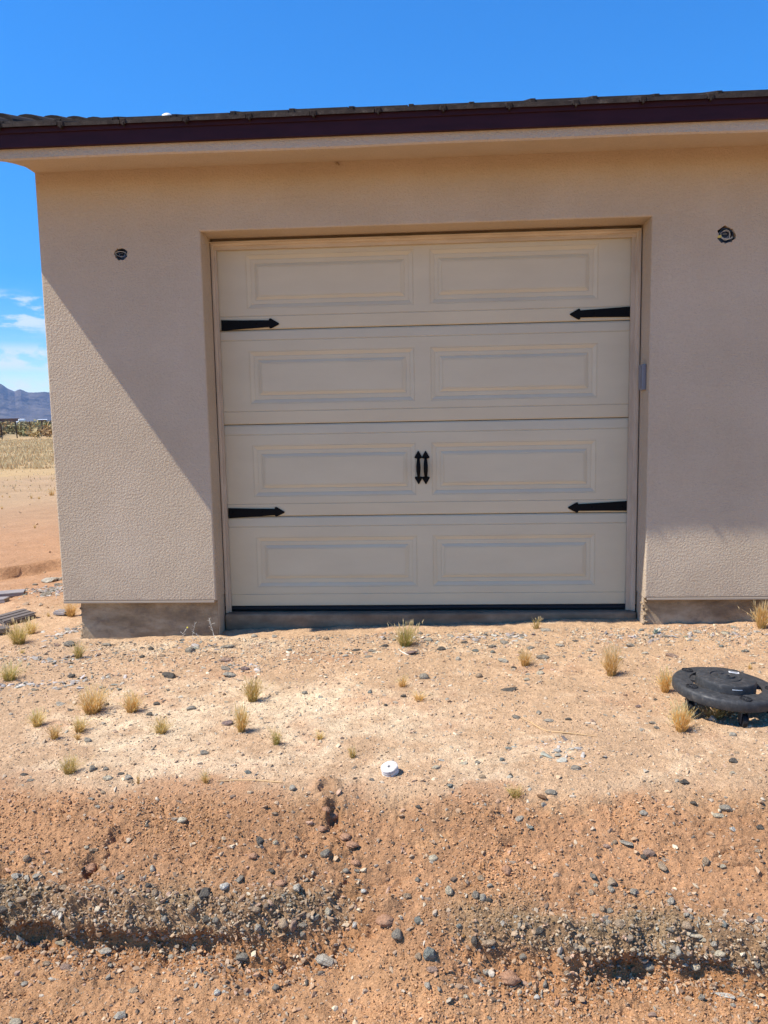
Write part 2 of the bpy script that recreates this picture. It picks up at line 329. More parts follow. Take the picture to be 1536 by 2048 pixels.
# soil colours by place
def lerp(a, b, f): return a*(1-f[..., None])+np.array(b)*f[..., None]
C = np.zeros(X.shape+(3,)); C[:] = (.53, .365, .245)
na = fbm(X, Y0, .9, 5, 31); nb = fbm(X, Y0, .22, 5, 33); nc = fbm(X, Y0, .06, 4, 35); ndz = fbm(X, Y0, 2.6, 4, 37)
A['slopec'] = ss(-.05, .13, A['edge']-Y0+.14*nb+.06*nc)
plat = 1-A['slopec']
cpx = on_z(480, 1440, -.15); cpx2 = on_z(330, 1300, -.15)
pale = np.exp(-(((X-cpx[0])/.85)**2+((Y0-cpx[1])/.62)**2))*1.1+.8*np.exp(-(((X-cpx2[0])/.8)**2+((Y0-cpx2[1])/.16)**2))+.12
pale = np.clip(pale*.95+nb*1.15+na*.9+nc*.35-.22, 0, 1)*plat
C = lerp(C, (.74, .60, .45), pale*A['near']*.95)
C = lerp(C, (.47, .27, .165), np.clip((nb*1.6-.25), 0, .8)*plat)
C = lerp(C, (.375, .220, .137), A['slopec']*.95)
C = lerp(C, (.44, .262, .160), np.clip(nb*1.5+.15, 0, .9)*A['slopec'])
C = lerp(C, (.54, .345, .215), A['fm']*.4)
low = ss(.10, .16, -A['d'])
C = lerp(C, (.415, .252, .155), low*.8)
grey = ss(.06, .0, A['d']+.025*nb)*ss(-.056, -.040, A['d']+.012*nc)
grey = np.clip(grey*(.75+.5*nb)+ss(.16, .02, A['d']+.06*nb)*ss(-.02, .01, A['d'])*np.clip(nb*1.5+.4, 0, 1), 0, 1)*np.clip(A['amp']+.15, 0, 1)*(A['amp'] > .03)
C = lerp(C, (.25, .188, .130), grey*.9*A['near'])
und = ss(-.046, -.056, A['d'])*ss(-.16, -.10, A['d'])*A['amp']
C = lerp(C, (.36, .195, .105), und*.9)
C = lerp(C, (.34, .19, .105), A['chan']*.6)
C = lerp(C, (.44, .25, .15), ss(-2.2, -2.7, X)*ss(.5, 1.6, Y0+.3*nb)*.8)
# far bands
D = np.hypot(X-CAM[0], Y0-CAM[1]); fr = 1-A['near']
C = lerp(C, (.47, .265, .155), fr*ss(2.5, 4, D)*ss(11, 8, D))
C = lerp(C, (.45, .30, .195), ss(9.5, 12, D+nb*1.0)*fr)
C = lerp(C, (.49, .34, .22), np.clip(ss(13, 15, D)*fr, 0, 1))
C = lerp(C, (.34, .235, .155), np.clip(A['rut']*.7, 0, 1)*fr)
C = lerp(C, (.53, .375, .21), ss(21, 23, D+nb*1.5)*fr)
C = lerp(C, (.40, .29, .17), np.clip(ndz*1.8, 0, .8)*ss(24, 30, D))
C = lerp(C, (.33, .26, .16), ss(70, 120, D))
C *= (1+A['slope'][..., None]*np.array((.05, .0, -.09)))
C *= np.array((.955, .900, .765))*(1+.22*fbm(X, Y0, .45, 4, 81)*A['slope']*A['near'])[..., None]; C *= (1+.14*nc[..., None]*A['near'][..., None])
ny, nx = X.shape
V = np.stack([X, Yg, Zg], -1).reshape(-1, 3)
idx = np.arange(ny*nx).reshape(ny, nx)
Q = np.stack([idx[:-1, :-1], idx[:-1, 1:], idx[1:, 1:], idx[1:, :-1]], -1).reshape(-1, 4)
def np_mesh(name, V, Fc, col=None, smooth=True):
    me = bpy.data.meshes.new(name); k = Fc.shape[1]
    me.vertices.add(len(V)); me.vertices.foreach_set('co', V.astype(np.float32).ravel())
    me.loops.add(Fc.size); me.loops.foreach_set('vertex_index', Fc.astype(np.int32).ravel())
    me.polygons.add(len(Fc)); me.polygons.foreach_set('loop_start', np.arange(0, Fc.size, k, dtype=np.int32)); me.polygons.foreach_set('loop_total', np.full(len(Fc), k, dtype=np.int32))
    me.update(calc_edges=True)
    me.polygons.foreach_set('use_smooth', np.full(len(Fc), smooth, dtype=bool))
    if col is not None:
        a = me.color_attributes.new('Col', 'FLOAT_COLOR', 'POINT'); cc = np.ones((len(V), 4), np.float32); cc[:, :3] = col; a.data.foreach_set('color', cc.ravel())
    me.validate(); return me
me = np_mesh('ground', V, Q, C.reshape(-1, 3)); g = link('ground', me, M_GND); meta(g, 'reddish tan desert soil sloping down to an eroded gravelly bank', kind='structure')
# lookup of ground points
nm = (X > -12) & (X < 3.2) & (Y0 < 16) & (Y0 > -3.4)
GV = V[nm.ravel()]; gpx, gpy, gz = proj(GV)
def gat(px, py):
    for r in (2.0, 4, 8, 16, 40, 90):
        m = (np.abs(gpx-px) < r) & (np.abs(gpy-py) < r)
        if m.any():
            ii = np.nonzero(m)[0]; zz = gz[ii]; near_ = ii[zz < zz.min()+.05]
            return GV[near_[np.argmin((gpx[near_]-px)**2+(gpy[near_]-py)**2)]].copy()
    return on_z(px, py, -.15)
def gz_at(x, y): return float(terrain(np.array([[x]], float), np.array([[y]], float))[0, 0])

# ------------------------------------------------------------------ building
B = empty('garage_building', (0, .0, 0)); meta(B, 'beige stucco garage building with dark maroon fascia and closed cream door', 'building')
def part(name, bm, m, parent=B, smooth=False, label=None):
    o = obj(name, bm, m, parent, smooth)
    if label: o['label'] = label
    return o
XL, XR, ZT, ZS, ZC = -2.06, 7.0, 2.098, .087, 2.43; OL, OR = -1.174, 1.196; DY = .219
def jag(cx, cz, r, seed, n=26):
    rr = random.Random(seed); return [(cx+r*(1+rr.uniform(-.16, .14))*math.cos(-2*math.pi*i/n), cz+r*(1+rr.uniform(-.16, .14))*.92*math.sin(-2*math.pi*i/n)) for i in range(n)]
H1 = (-1.611, 1.994); H2 = (1.575, 1.994)
holesP = [jag(*H1, .036, 3), jag(*H2, .047, 5)]
outline = [(XL, ZS), (OL, ZS), (OL, ZT), (OR, ZT), (OR, ZS), (XR, ZS), (XR, ZC+.12), (XL, ZC+.12)]
def dens(pts, step):
    r = []
    for i in range(len(pts)):
        a, b = pts[i], pts[(i+1) % len(pts)]; n = max(1, int(math.hypot(b[0]-a[0], b[1]-a[1])/step))
        r += [(a[0]+(b[0]-a[0])*k/n, a[1]+(b[1]-a[1])*k/n) for k in range(n)]
    return r
bm = bmesh.new(); edges = []
for lp in [dens(outline, .12)]+holesP:
    vs = [bm.verts.new((p[0], 0, p[1])) for p in lp]; edges += [bm.edges.new((vs[i], vs[(i+1) % len(vs)])) for i in range(len(vs))]
bmesh.ops.triangle_fill(bm, edges=edges, use_beauty=True)
r = bmesh.ops.extrude_face_region(bm, geom=list(bm.faces))
for v in [e for e in r['geom'] if isinstance(e, bmesh.types.BMVert)]: v.co.y = .205
bm.edges.ensure_lookup_table()
sel = []
for e in bm.edges:
    a, b = e.verts[0].co, e.verts[1].co
    if abs(a.y) < 1e-5 and abs(b.y) < 1e-5:
        vert = abs(a.x-b.x) < 1e-5; hor = abs(a.z-b.z) < 1e-5
        if vert and min(abs(a.x-q) for q in (XL, OL, OR)) < 1e-4 and max(a.z, b.z) < (ZC+.2 if abs(a.x-XL) < 1e-4 else ZT+1e-3) and len(e.link_faces) == 2 and any(abs(f.normal.y) < .5 for f in e.link_faces): sel.append(e)
        if hor and ((abs(a.z-ZT) < 1e-4 and OL-1e-3 < a.x < OR+1e-3 and OL-1e-3 < b.x < OR+1e-3) or abs(a.z-ZS) < 1e-4): sel.append(e)
bmesh.ops.recalc_face_normals(bm, faces=bm.faces)
sel = [e for e in bm.edges if e in sel]
bmesh.ops.bevel(bm, geom=sel, offset=.009, segments=3, profile=.5, affect='EDGES')
part('wall', bm, M_ST)
# opening returns below the stucco line
bm = bmesh.new()
box(bm, OL-.03, OL-.004, .046, .2, -.4, ZS-.003, .003); part('jamb_return', bm, M_ST)
bm = bmesh.new(); box(bm, OR+.004, OR+.03, .046, .2, -.4, ZS-.003, .003); part('jamb_return', bm, M_ST)
RS = 1/3
def ztop(y): return 2.506+(y+.425)*RS     # top of the deck
RIDGE = 4.8
bm = bmesh.new()
ztw = lambda y: ztop(min(y, 2*RIDGE-y))-.062
for x0, x1 in ((XL, XL+.2), (XR-.2, XR)):
    a = [(.206, ZS), (9.6, ZS), (9.6, ztw(9.6)), (RIDGE, ztw(RIDGE)), (.206, ztw(.206))]; prism(bm, a, x0, x1)
box(bm, XL+.2, XR-.2, 9.4, 9.6, ZS, 2.5)
part('rear_wall', bm, M_ST)
bm = bmesh.new()
box(bm, -1.978, OL-.006, .040, .20, -.6, ZS-.004, .006, 2); box(bm, OR+.006, XR-.08, .040, .20, -.6, ZS-.004, .006, 2)
box(bm, -1.978, -1.8, .20, 9.5, -.6, ZS-.004); box(bm, XR-.28, XR-.08, .20, 9.5, -.6, ZS-.004)
o = part('foundation', bm, M_CON)
bm = bmesh.new()
for x0, x1 in ((XL+.003, OL-.012), (OR+.012, XR)): box(bm, x0, x1, -.004, .045, ZS-.010, ZS+.001, .001)
part('weep_screed', bm, M_SCR, label='thin metal strip under the lower edge of the stucco')
# crumbled mortar at foundation corners
def rubble(name, spots, m, seed, sub=2, parent=None):
    rr = random.Random(seed); bm = bmesh.new()
    for (x, y, z, r, fl) in spots:
        rr2 = bmesh.ops.create_icosphere(bm, subdivisions=sub, radius=1); M = Matrix.Translation((x, y, z))@Euler((rr.uniform(-.4, .4), rr.uniform(-.4, .4), rr.uniform(0, 6))).to_matrix().to_4x4()@Matrix.Diagonal((r*rr.uniform(.8, 1.5), r*rr.uniform(.8, 1.2), r*fl, 1))
        for v in rr2['verts']:
            v.co *= 1+.25*(math.sin(v.co.x*5+r*999)*math.sin(v.co.y*4+r*500)+.3*math.sin(v.co.z*9)); v.co = M@v.co
    return obj(name, bm, m, parent)
sp = []
for k in range(46):
    sp.append((-1.976+random.uniform(-.010, .012), .04+random.uniform(0, .05), -.15+random.uniform(0, .22), random.uniform(.003, .011), random.uniform(.5, 1)))
for k in range(40): sp.append((OR+.012+random.uniform(-.010, .012), .036+random.uniform(-.006, .03), -.07+random.uniform(0, .15), random.uniform(.004, .010), .8))
for k in range(26): sp.append((OL-.03+random.uniform(-.03, .012), .036+random.uniform(-.004, .02), -.14+random.uniform(0, .21), random.uniform(.004, .010), .7))
rubble('crumbled_mortar', sp[:46], M_CON, 5, 1, B); rubble('crumbled_mortar', sp[46:86], M_CON, 6, 1, B)
# threshold slab + dark void
bm = bmesh.new(); box(bm, OL+.001, OR-.001, .155, .60, -.5, -.030, .012, 3)
bm.faces.ensure_lookup_table(); part('threshold_slab', bm, M_SLAB)
# soffit and band
bm = bmesh.new()
lf = lambda x: .105*float(ss(-2.060, -2.125, np.float64(x)))
secs = [(x, lf(x)) for x in [-2.447, -2.25]+list(np.arange(-2.18, -1.94, .012))+list(np.arange(-1.9, 7.4, .5))]
rows = []
for x, lift in secs:
    k = .002*math.sin(x*7)+.002*math.sin(x*3.1)
    rows.append([bm.verts.new((x, y, z)) for y, z in ((-.380, 2.468), (-.380, 2.387+k), (-.372, 2.379+k), (-.18, 2.402+lf(x-.055)*.42), (.0+.004, ZC+lift), (.15, ZC+lift*1.6), (.15, 2.60), (-.1, 2.55))])
for a, b in zip(rows, rows[1:]):
    for i in range(8): bm.faces.new((a[i], b[i], b[(i+1) % 8], a[(i+1) % 8]))
bm.faces.new(rows[0]); bm.faces.new(rows[-1][::-1])
part('soffit', bm, M_ST, label='stucco covered eave soffit and band')
XE0, XE1 = -2.430, 7.35
bm = bmesh.new()
prism(bm, [(-.378, ztop(-.378)-.004), (-.378, ztop(-.378)-.05), (RIDGE, ztop(RIDGE)-.05), (2*RIDGE+.318, ztop(-.318)-.05), (2*RIDGE+.318, ztop(-.318)-.004), (RIDGE, ztop(RIDGE)-.004)], XE0, XE1)
part('roof_deck', bm, M_FAS)
bm = bmesh.new()
box(bm, XE0-.02, XE1, -.403, -.382, 2.428, 2.508, .002); 
prism(bm, [(-.382, 2.468), (-.382, 2.378), (RIDGE, ztop(RIDGE)-.15), (RIDGE, ztop(RIDGE)-.004), (-.382, ztop(-.382)-.004)], XE0-.02, XE0-.001)
part('fascia', bm, M_FAS)
bm = bmesh.new()
box(bm, XE0-.022, XE1, -.412, -.4035, 2.492, 2.519, .0015)
for k in range(22):
    x = -2.2+k*.345
    box(bm, x-.004, x+.004, -.4145, -.4122, 2.4945, 2.501)
part('drip_edge', bm, M_FAS, label='upper maroon metal drip edge with small fixing screws')
# flat concrete tiles
bm = bmesh.new(); rr = random.Random(4)
ntx = int((XE1-XE0)/.305)+1
for cy in range(17):
    y0 = -.428+cy*.33
    for k in range(ntx):
        x0 = XE0+.10+k*.305+(.15 if cy % 2 else 0)+.001; x1 = x0+.294
        if x1 > XE1+.2: continue
        dz = rr.uniform(-.0025, .0025); yj = rr.uniform(-.004, .004); L_ = .36
        z0 = ztop(y0)+.008+dz+(.02 if cy else .0); th = .019
        P = []
        n = 10
        fb, ft, bb, bt = [], [], [], []
        for i in range(n+1):
            x = x0+(x1-x0)*i/n; j = rr.uniform(-.0022, .0022) if cy == 0 else 0
            fb.append(bm.verts.new((x, y0+yj+j, z0+j*.6))); ft.append(bm.verts.new((x, y0+yj+.004+j, z0+th+(rr.uniform(-.002, .003) if cy == 0 else 0))))
            bb.append(bm.verts.new((x, y0+L_, z0+L_*RS-.02))); bt.append(bm.verts.new((x, y0+L_, z0+th+L_*RS-.02)))
        for i in range(n):
            bm.faces.new((fb[i], fb[i+1], ft[i+1], ft[i])); bm.faces.new((ft[i], ft[i+1], bt[i+1], bt[i])); bm.faces.new((fb[i], bb[i], bb[i+1], fb[i+1]))
        bm.faces.new((fb[0], ft[0], bt[0], bb[0])); bm.faces.new((fb[n], bb[n], bt[n], ft[n]))
        # interlock lip
        box(bm, x0-.006, x0+.020, y0+yj-.003, y0+L_*.9, -.003, th+.003, .002, 1, Matrix.Translation((0, 0, z0))@Matrix(((1, 0, 0, 0), (0, 1, 0, 0), (0, RS, 1, -y0*RS), (0, 0, 0, 1))))
        if cy == 0: box(bm, x0+.004, x0+.012, y0+yj-.006, y0+.02, z0-.010, z0+.006, .001)
part('roof_tiles', bm, M_TILE)
bm = bmesh.new()          # rake tiles climbing the left edge
for k in range(15):
    y0 = -.445+k*.345; z0 = ztop(y0)+.02; pts = []
    for s_, (yy, lift) in enumerate(((y0, .030), (y0+.40, .002))):
        ring = []
        for i in range(9):
            a = math.pi*i/8; ring.append(bm.verts.new((XE0+.06-.095*math.cos(a), yy, z0+(yy-y0)*RS+lift+.055*math.sin(a))))
        for (a_, b_) in ((XE0+.14, -.01), (XE0-.034, -.06)): pass
        pts.append(ring+[bm.verts.new((XE0+.150, yy, z0+(yy-y0)*RS-.02)), bm.verts.new((XE0-.035, yy, z0+(yy-y0)*RS-.10))])
    a, b = pts; n = len(a)
    for i in range(n): bm.faces.new((a[i], b[i], b[(i+1) % n], a[(i+1) % n]))
    bm.faces.new(a); bm.faces.new(b[::-1])
part('rake_tiles', bm, M_TILE)
p = on_y(335, 236, 2.2)
bm = bmesh.new(); lathe(bm, [(0, .075), (.04, .070), (.075, .045), (.088, .01), (.088, 0), (.06, -.005), (.06, -.5)], 32)
o = obj('roof_vent', bm, M_WHT, B, True, (p[0], 2.2, p[2]-.004)); o.scale = (.56, .56, .5); o['label'] = 'white domed roof vent just above the tiles'
# ---- garage door
GD = empty('garage_door', (0, 0, 0), B); GD['label'] = 'cream sectional garage door with black strap hinges'
WD = 1.2192; SH = .5334
def ringface(bm, loops):
    vv = [[bm.verts.new(p) for p in lp] for lp in loops]
    for a, b in zip(vv, vv[1:]):
        for i in range(4): bm.faces.new((a[i], a[(i+1) % 4], b[(i+1) % 4], b[i]))
    bm.faces.new(vv[-1])
    return vv[0]
def rect(x0, x1, z0, z1, y): return [(x0, y, z0), (x1, y, z0), (x1, y, z1), (x0, y, z1)]
def section(k):
    bm = bmesh.new(); z0 = k*SH; zb = z0+.078; zt = z0+SH-.062; ft = .03
    pz0, pz1 = z0+.116, z0+SH-.120
    xs_ = [-WD, -.985, -.045, .045, .970, WD]; zs_ = [zb, pz0, pz1, zt]
    rows = [[bm.verts.new((x, DY, z)) for x in xs_] for z in zs_]
    for j in range(3):
        for i in range(5):
            if j == 1 and i in (1, 3): continue
            bm.faces.new((rows[j][i], rows[j][i+1], rows[j+1][i+1], rows[j+1][i]))
    for i in (1, 3):
        x0, x1 = xs_[i], xs_[i+1]
        base = [rows[1][i], rows[1][i+1], rows[2][i+1], rows[2][i]]
        o0 = .0
        spec = [(.0008, .0022), (.0035, .0022), (.0050, .0008), (.0225, .0062), (.0245, .0078), (.0272, .0078), (.029, .0066), (.046, .0066), (.0475, .0084), (.0502, .0084), (.0520, .0072), (.0660, .0020), (.0675, .0030), (.0697, .0030), (.0712, .0012)]
        prev = base
        for off, dep in spec:
            cur = [bm.verts.new(p) for p in rect(x0+off, x1-off, pz0+off, pz1-off, DY+dep)]
            for q in range(4): bm.faces.new((prev[q], prev[(q+1) % 4], cur[(q+1) % 4], cur[q]))
            prev = cur
        bm.faces.new(prev)
    # top strip (leans back, catches sky) and bottom strip (leans to ground)
    def strip(pts):
        a = None
        for (y, z) in pts:
            b = [bm.verts.new((-WD, y, z)), bm.verts.new((WD, y, z))]
            if a: bm.faces.new((a[0], a[1], b[1], b[0]))
            a = b
    strip([(DY, zt), (DY+.0028, zt+.0015), (DY+.0028, zt+.0035), (DY-.0005, zt+.006), (DY+.004, z0+SH-.010), (DY+.010, z0+SH-.002), (DY+.04, z0+SH-.0015)])
    strip([(DY, zb), (DY+.0028, zb-.0015), (DY+.0028, zb-.0035), (DY-.0005, zb-.006), (DY+.0025, z0+.006), (DY+.009, z0+.0015), (DY+.04, z0+.001)])
    return bm
for k in range(4): part('door_section', section(k), M_DOOR, GD)
bm = bmesh.new(); box(bm, -WD, WD, DY+.025, DY+.045, -.02, 4*SH+.02)
part('door_core', bm, M_BLK, GD)
bm = bmesh.new(); tube(bm, [(x, DY+.008+.002*math.sin(x*9), -.013+.003*math.sin(x*5)) for x in np.linspace(-1.17, 1.17, 40)], .013, 10)
box(bm, -1.17, 1.17, DY+.004, DY+.03, -.006, .004)
part('bottom_seal', bm, M_RUB, GD)
def strap(xb, zb, s, up):   # xb base x at jamb, s=+1 points right
    L_ = .275; b0, b1 = .058, .030; zc = zb
    pts = [(0, -.029), (0, .029)]
    if up: pts = [(0, -.024), (0, .032), (L_, .016), (L_, .026), (L_+.008, .0275), (L_+.052, .003), (L_+.056, -.002), (L_+.052, -.007), (L_+.008, -.0315), (L_, -.030), (L_, -.019)]
    else: pts = [(0, -.034), (0, .026), (L_, .017), (L_, .028), (L_+.008, .0295), (L_+.052, .003), (L_+.056, -.002), (L_+.052, -.007), (L_+.008, -.0275), (L_, -.026), (L_, -.017)]
    bm = bmesh.new(); P = [(xb+s*a, zc+b) for a, b in pts]
    if s < 0: P = P[::-1]
    plate(bm, P, DY-.0075, DY-.0012)
    es = [e for e in bm.edges if abs(e.verts[0].co.y-(DY-.0075)) < 1e-5 and abs(e.verts[1].co.y-(DY-.0075)) < 1e-5]
    bmesh.ops.bevel(bm, geom=es, offset=.002, segments=1, affect='EDGES'); 
    for a in (.03, .2):
        lathe_at(bm, xb+s*a, DY-.0075, zc, .006)
    return bm
def lathe_at(bm, x, y, z, r):
    n = 10; c = bm.verts.new((x, y-.003, z)); ring = [bm.verts.new((x+r*math.cos(2*math.pi*i/n), y-.0002, z+r*math.sin(2*math.pi*i/n))) for i in range(n)]
    for i in range(n): bm.faces.new((c, ring[i], ring[(i+1) % n]))
for (px, py, s, up) in ((443, 650, 1, False), (1261, 625, -1, True), (457, 1025, 1, False), (1254, 1013, -1, True)):
    p = on_y(px, py, DY); part('strap_hinge', strap(p[0], p[2], s, up), M_BLK, GD)
def handle(xc, zc):
    bm = bmesh.new(); h = .0955
    for sg in (1, -1):
        P = [(-.007, .050), (-.021, .054), (-.0225, .059), (-.002, .0945), (.002, .0945), (.0225, .059), (.021, .054), (.007, .050)]
        P = [(xc+a, zc+sg*b) for a, b in P]
        plate(bm, P if sg > 0 else P[::-1], DY-.0065, DY-.0012)
    pts = []; rad = []
    for i in range(15):
        t_ = -1+2*i/14; pts.append((xc, DY-.004-.028*(1-t_**4), zc+t_*.054)); rad.append(.0065+.0065*(1-t_*t_))
    tube(bm, pts, rad, 10); return bm
for px in (837.0, 851.5):
    p = on_y(px, 935, DY); part('pull_handle', handle(p[0], p[2]), M_BLK, GD, True)
# door stop mouldings
for s, xi in ((-1, -1.143), (1, 1.143)):
    bm = bmesh.new(); a = [(0, .200), (.022, .199), (.024, .190), (.036, .186), (.038, .176), (.046, .176), (.046, .212), (0, .212)]
    vs = []
    for z in (-.028, 2.080):
        vs.append([bm.verts.new((xi+s*u*(.55 if s < 0 else 1.0), v, z)) for u, v in a])
    n = len(a)
    for i in range(n): bm.faces.new((vs[0][i], vs[1][i], vs[1][(i+1) % n], vs[0][(i+1) % n]))
    bm.faces.new(vs[0]); bm.faces.new(vs[1][::-1]); part('door_stop', bm, M_WOOD)
bm = bmesh.new(); prism(bm, [(.1985, 2.038), (.1985, 2.058), (.189, 2.060), (.186, 2.070), (.174, 2.072), (.174, 2.0795), (.212, 2.0795), (.212, 2.038)], -1.180, 1.187)
part('head_stop', bm, M_WOODH)
bm = bmesh.new(); box(bm, OL+.0015, OR-.0015, .203, .24, 2.081, 2.0975); box(bm, OL+.0015, OL+.02, .203, .24, -.03, 2.08); box(bm, OR-.02, OR-.0015, .203, .24, -.03, 2.08)
part('dark_gap_backing', bm, M_SLAB)
# broken ends of the right stop & conduit box on jamb
bm = bmesh.new(); z0, z1 = on_y(1285, 780, .08)[2], on_y(1285, 729, .08)[2]
box(bm, OR-.024, OR-.0005, .050, .125, z0, z1, .004, 2); box(bm, OR-.027, OR-.0245, .062, .113, z0+.01, z1-.01, .001)
part('keypad_box', bm, M_BOX, label='small grey box on the right side of the door opening')
# electrical openings
def jbox(c, r, seed, wires):
    bm = bmesh.new(); x, z = c; n = 8; dep = .07; y1 = .012
    outer = [bm.verts.new((x+r*math.cos(math.pi*(i+.5)/4), y1, z+r*math.sin(math.pi*(i+.5)/4))) for i in range(n)]
    inner = [bm.verts.new((x+r*.9*math.cos(math.pi*(i+.5)/4), y1, z+r*.9*math.sin(math.pi*(i+.5)/4))) for i in range(n)]
    back = [bm.verts.new((x+r*.9*math.cos(math.pi*(i+.5)/4), y1+dep*.4, z+r*.9*math.sin(math.pi*(i+.5)/4))) for i in range(n)]
    for i in range(n):
        j = (i+1) % n; bm.faces.new((outer[i], outer[j], inner[j], inner[i])); bm.faces.new((inner[i], inner[j], back[j], back[i]))
    bm.faces.new(back)
    for (a, b) in ((-.5, .35), (.45, -.4)): box(bm, x+a*r-.006, x+a*r+.006, y1-.001, y1+.004, z+b*r-.008, z+b*r+.008, .001)
    bm2 = bmesh.new(); box(bm2, x-.09, x+.09, .11, .13, z-.09, z+.09)
    J = part('junction_box', bm, M_BOXD); part('box_backing', bm2, M_RUB, J)
    rr = random.Random(seed)
    for k in range(wires):
        bm = bmesh.new(); ph = rr.uniform(0, 6); rx, rz = r*rr.uniform(.45, .85), r*rr.uniform(.35, .7)
        ox, oz = rr.uniform(-.2, .25)*r, rr.uniform(-.15, .15)*r
        tube(bm, [(x+ox+rx*math.cos(ph+a*.42), .028-.022*math.sin(a/14*math.pi)+rr.uniform(-.002, .002), z+oz+rz*math.sin(ph+a*.42)) for a in range(14)], .0014, 6); part('wire', bm, M_WIRE if k % 3 != 1 else M_GAL, J, True)
    return J
jbox(H1, .033, 2, 2); J2 = jbox(H2, .040, 8, 5)
bm = bmesh.new(); box(bm, H2[0]-.046, H2[0]-.024, .004, .012, H2[1]-.012, H2[1]+.002, .002); part('yellow_connector', bm, mat('yellow_plastic', (.62, .50, .12), .5), J2)
rubble('mud_spot', [(on_y(674, 326, 0)[0], -.003, 2.418, .008, .9), (on_y(678, 326, 0)[0], -.002, 2.412, .005, .9)], M_CON, 3, 2, B)

# ------------------------------------------------------------------ stones
def stone_mesh(kind, seed, sub=2):
    rr = random.Random(seed); bm = bmesh.new(); bmesh.ops.create_icosphere(bm, subdivisions=sub, radius=.5)
    planes = [(Vector((rr.gauss(0, 1), rr.gauss(0, 1), rr.gauss(0, 1))).normalized(), rr.uniform(.26, .40)) for _ in range({'round': 3, 'angular': 11, 'flat': 7}[kind])]
    if kind == 'round': planes = [(p, .42) for p, _ in planes]
    o = Vector((rr.uniform(0, 9), rr.uniform(0, 9), rr.uniform(0, 9)))
    for v in bm.verts:
        for p, d in planes:
            q = v.co.dot(p)-d
            if q > 0: v.co -= p*q*(.95 if kind != 'round' else .5)
        v.co += v.co.normalized()*.05*(math.sin(v.co.x*9+o.x)*math.sin(v.co.y*8+o.y)+math.sin(v.co.z*10+o.z)*.5)
    b = [max(v.co[i] for v in bm.verts)-min(v.co[i] for v in bm.verts) for i in range(3)]
    for v in bm.verts:
        for i in range(3): v.co[i] /= b[i]
    me = bpy.data.meshes.new('stone_'+kind); bmesh.ops.recalc_face_normals(bm, faces=bm.faces); bm.to_mesh(me); bm.free()
    if kind == 'round': me.shade_smooth()
    return me
SM = {k: [stone_mesh(k, i*7+j, 2 if k != 'round' else 3) for i in range(7)] for j, k in enumerate(('round', 'angular', 'flat'))}
for l in SM.values():
    for me in l: me.materials.append(M_STN)
COLS0 = {'dark': (.17, .150, .130), 'grey': (.38, .335, .28), 'pale grey': (.56, .50, .42), 'tan': (.52, .385, .27), 'cream': (.68, .59, .45), 'white': (.76, .72, .66), 'pinkish': (.50, .34, .265), 'purple': (.34, .24, .22), 'blue-grey': (.30, .31, .285), 'brown': (.33, .19, .11)}
COLS = {k: (v[0], v[1]*.97, v[2]*.86) for k, v in COLS0.items()}
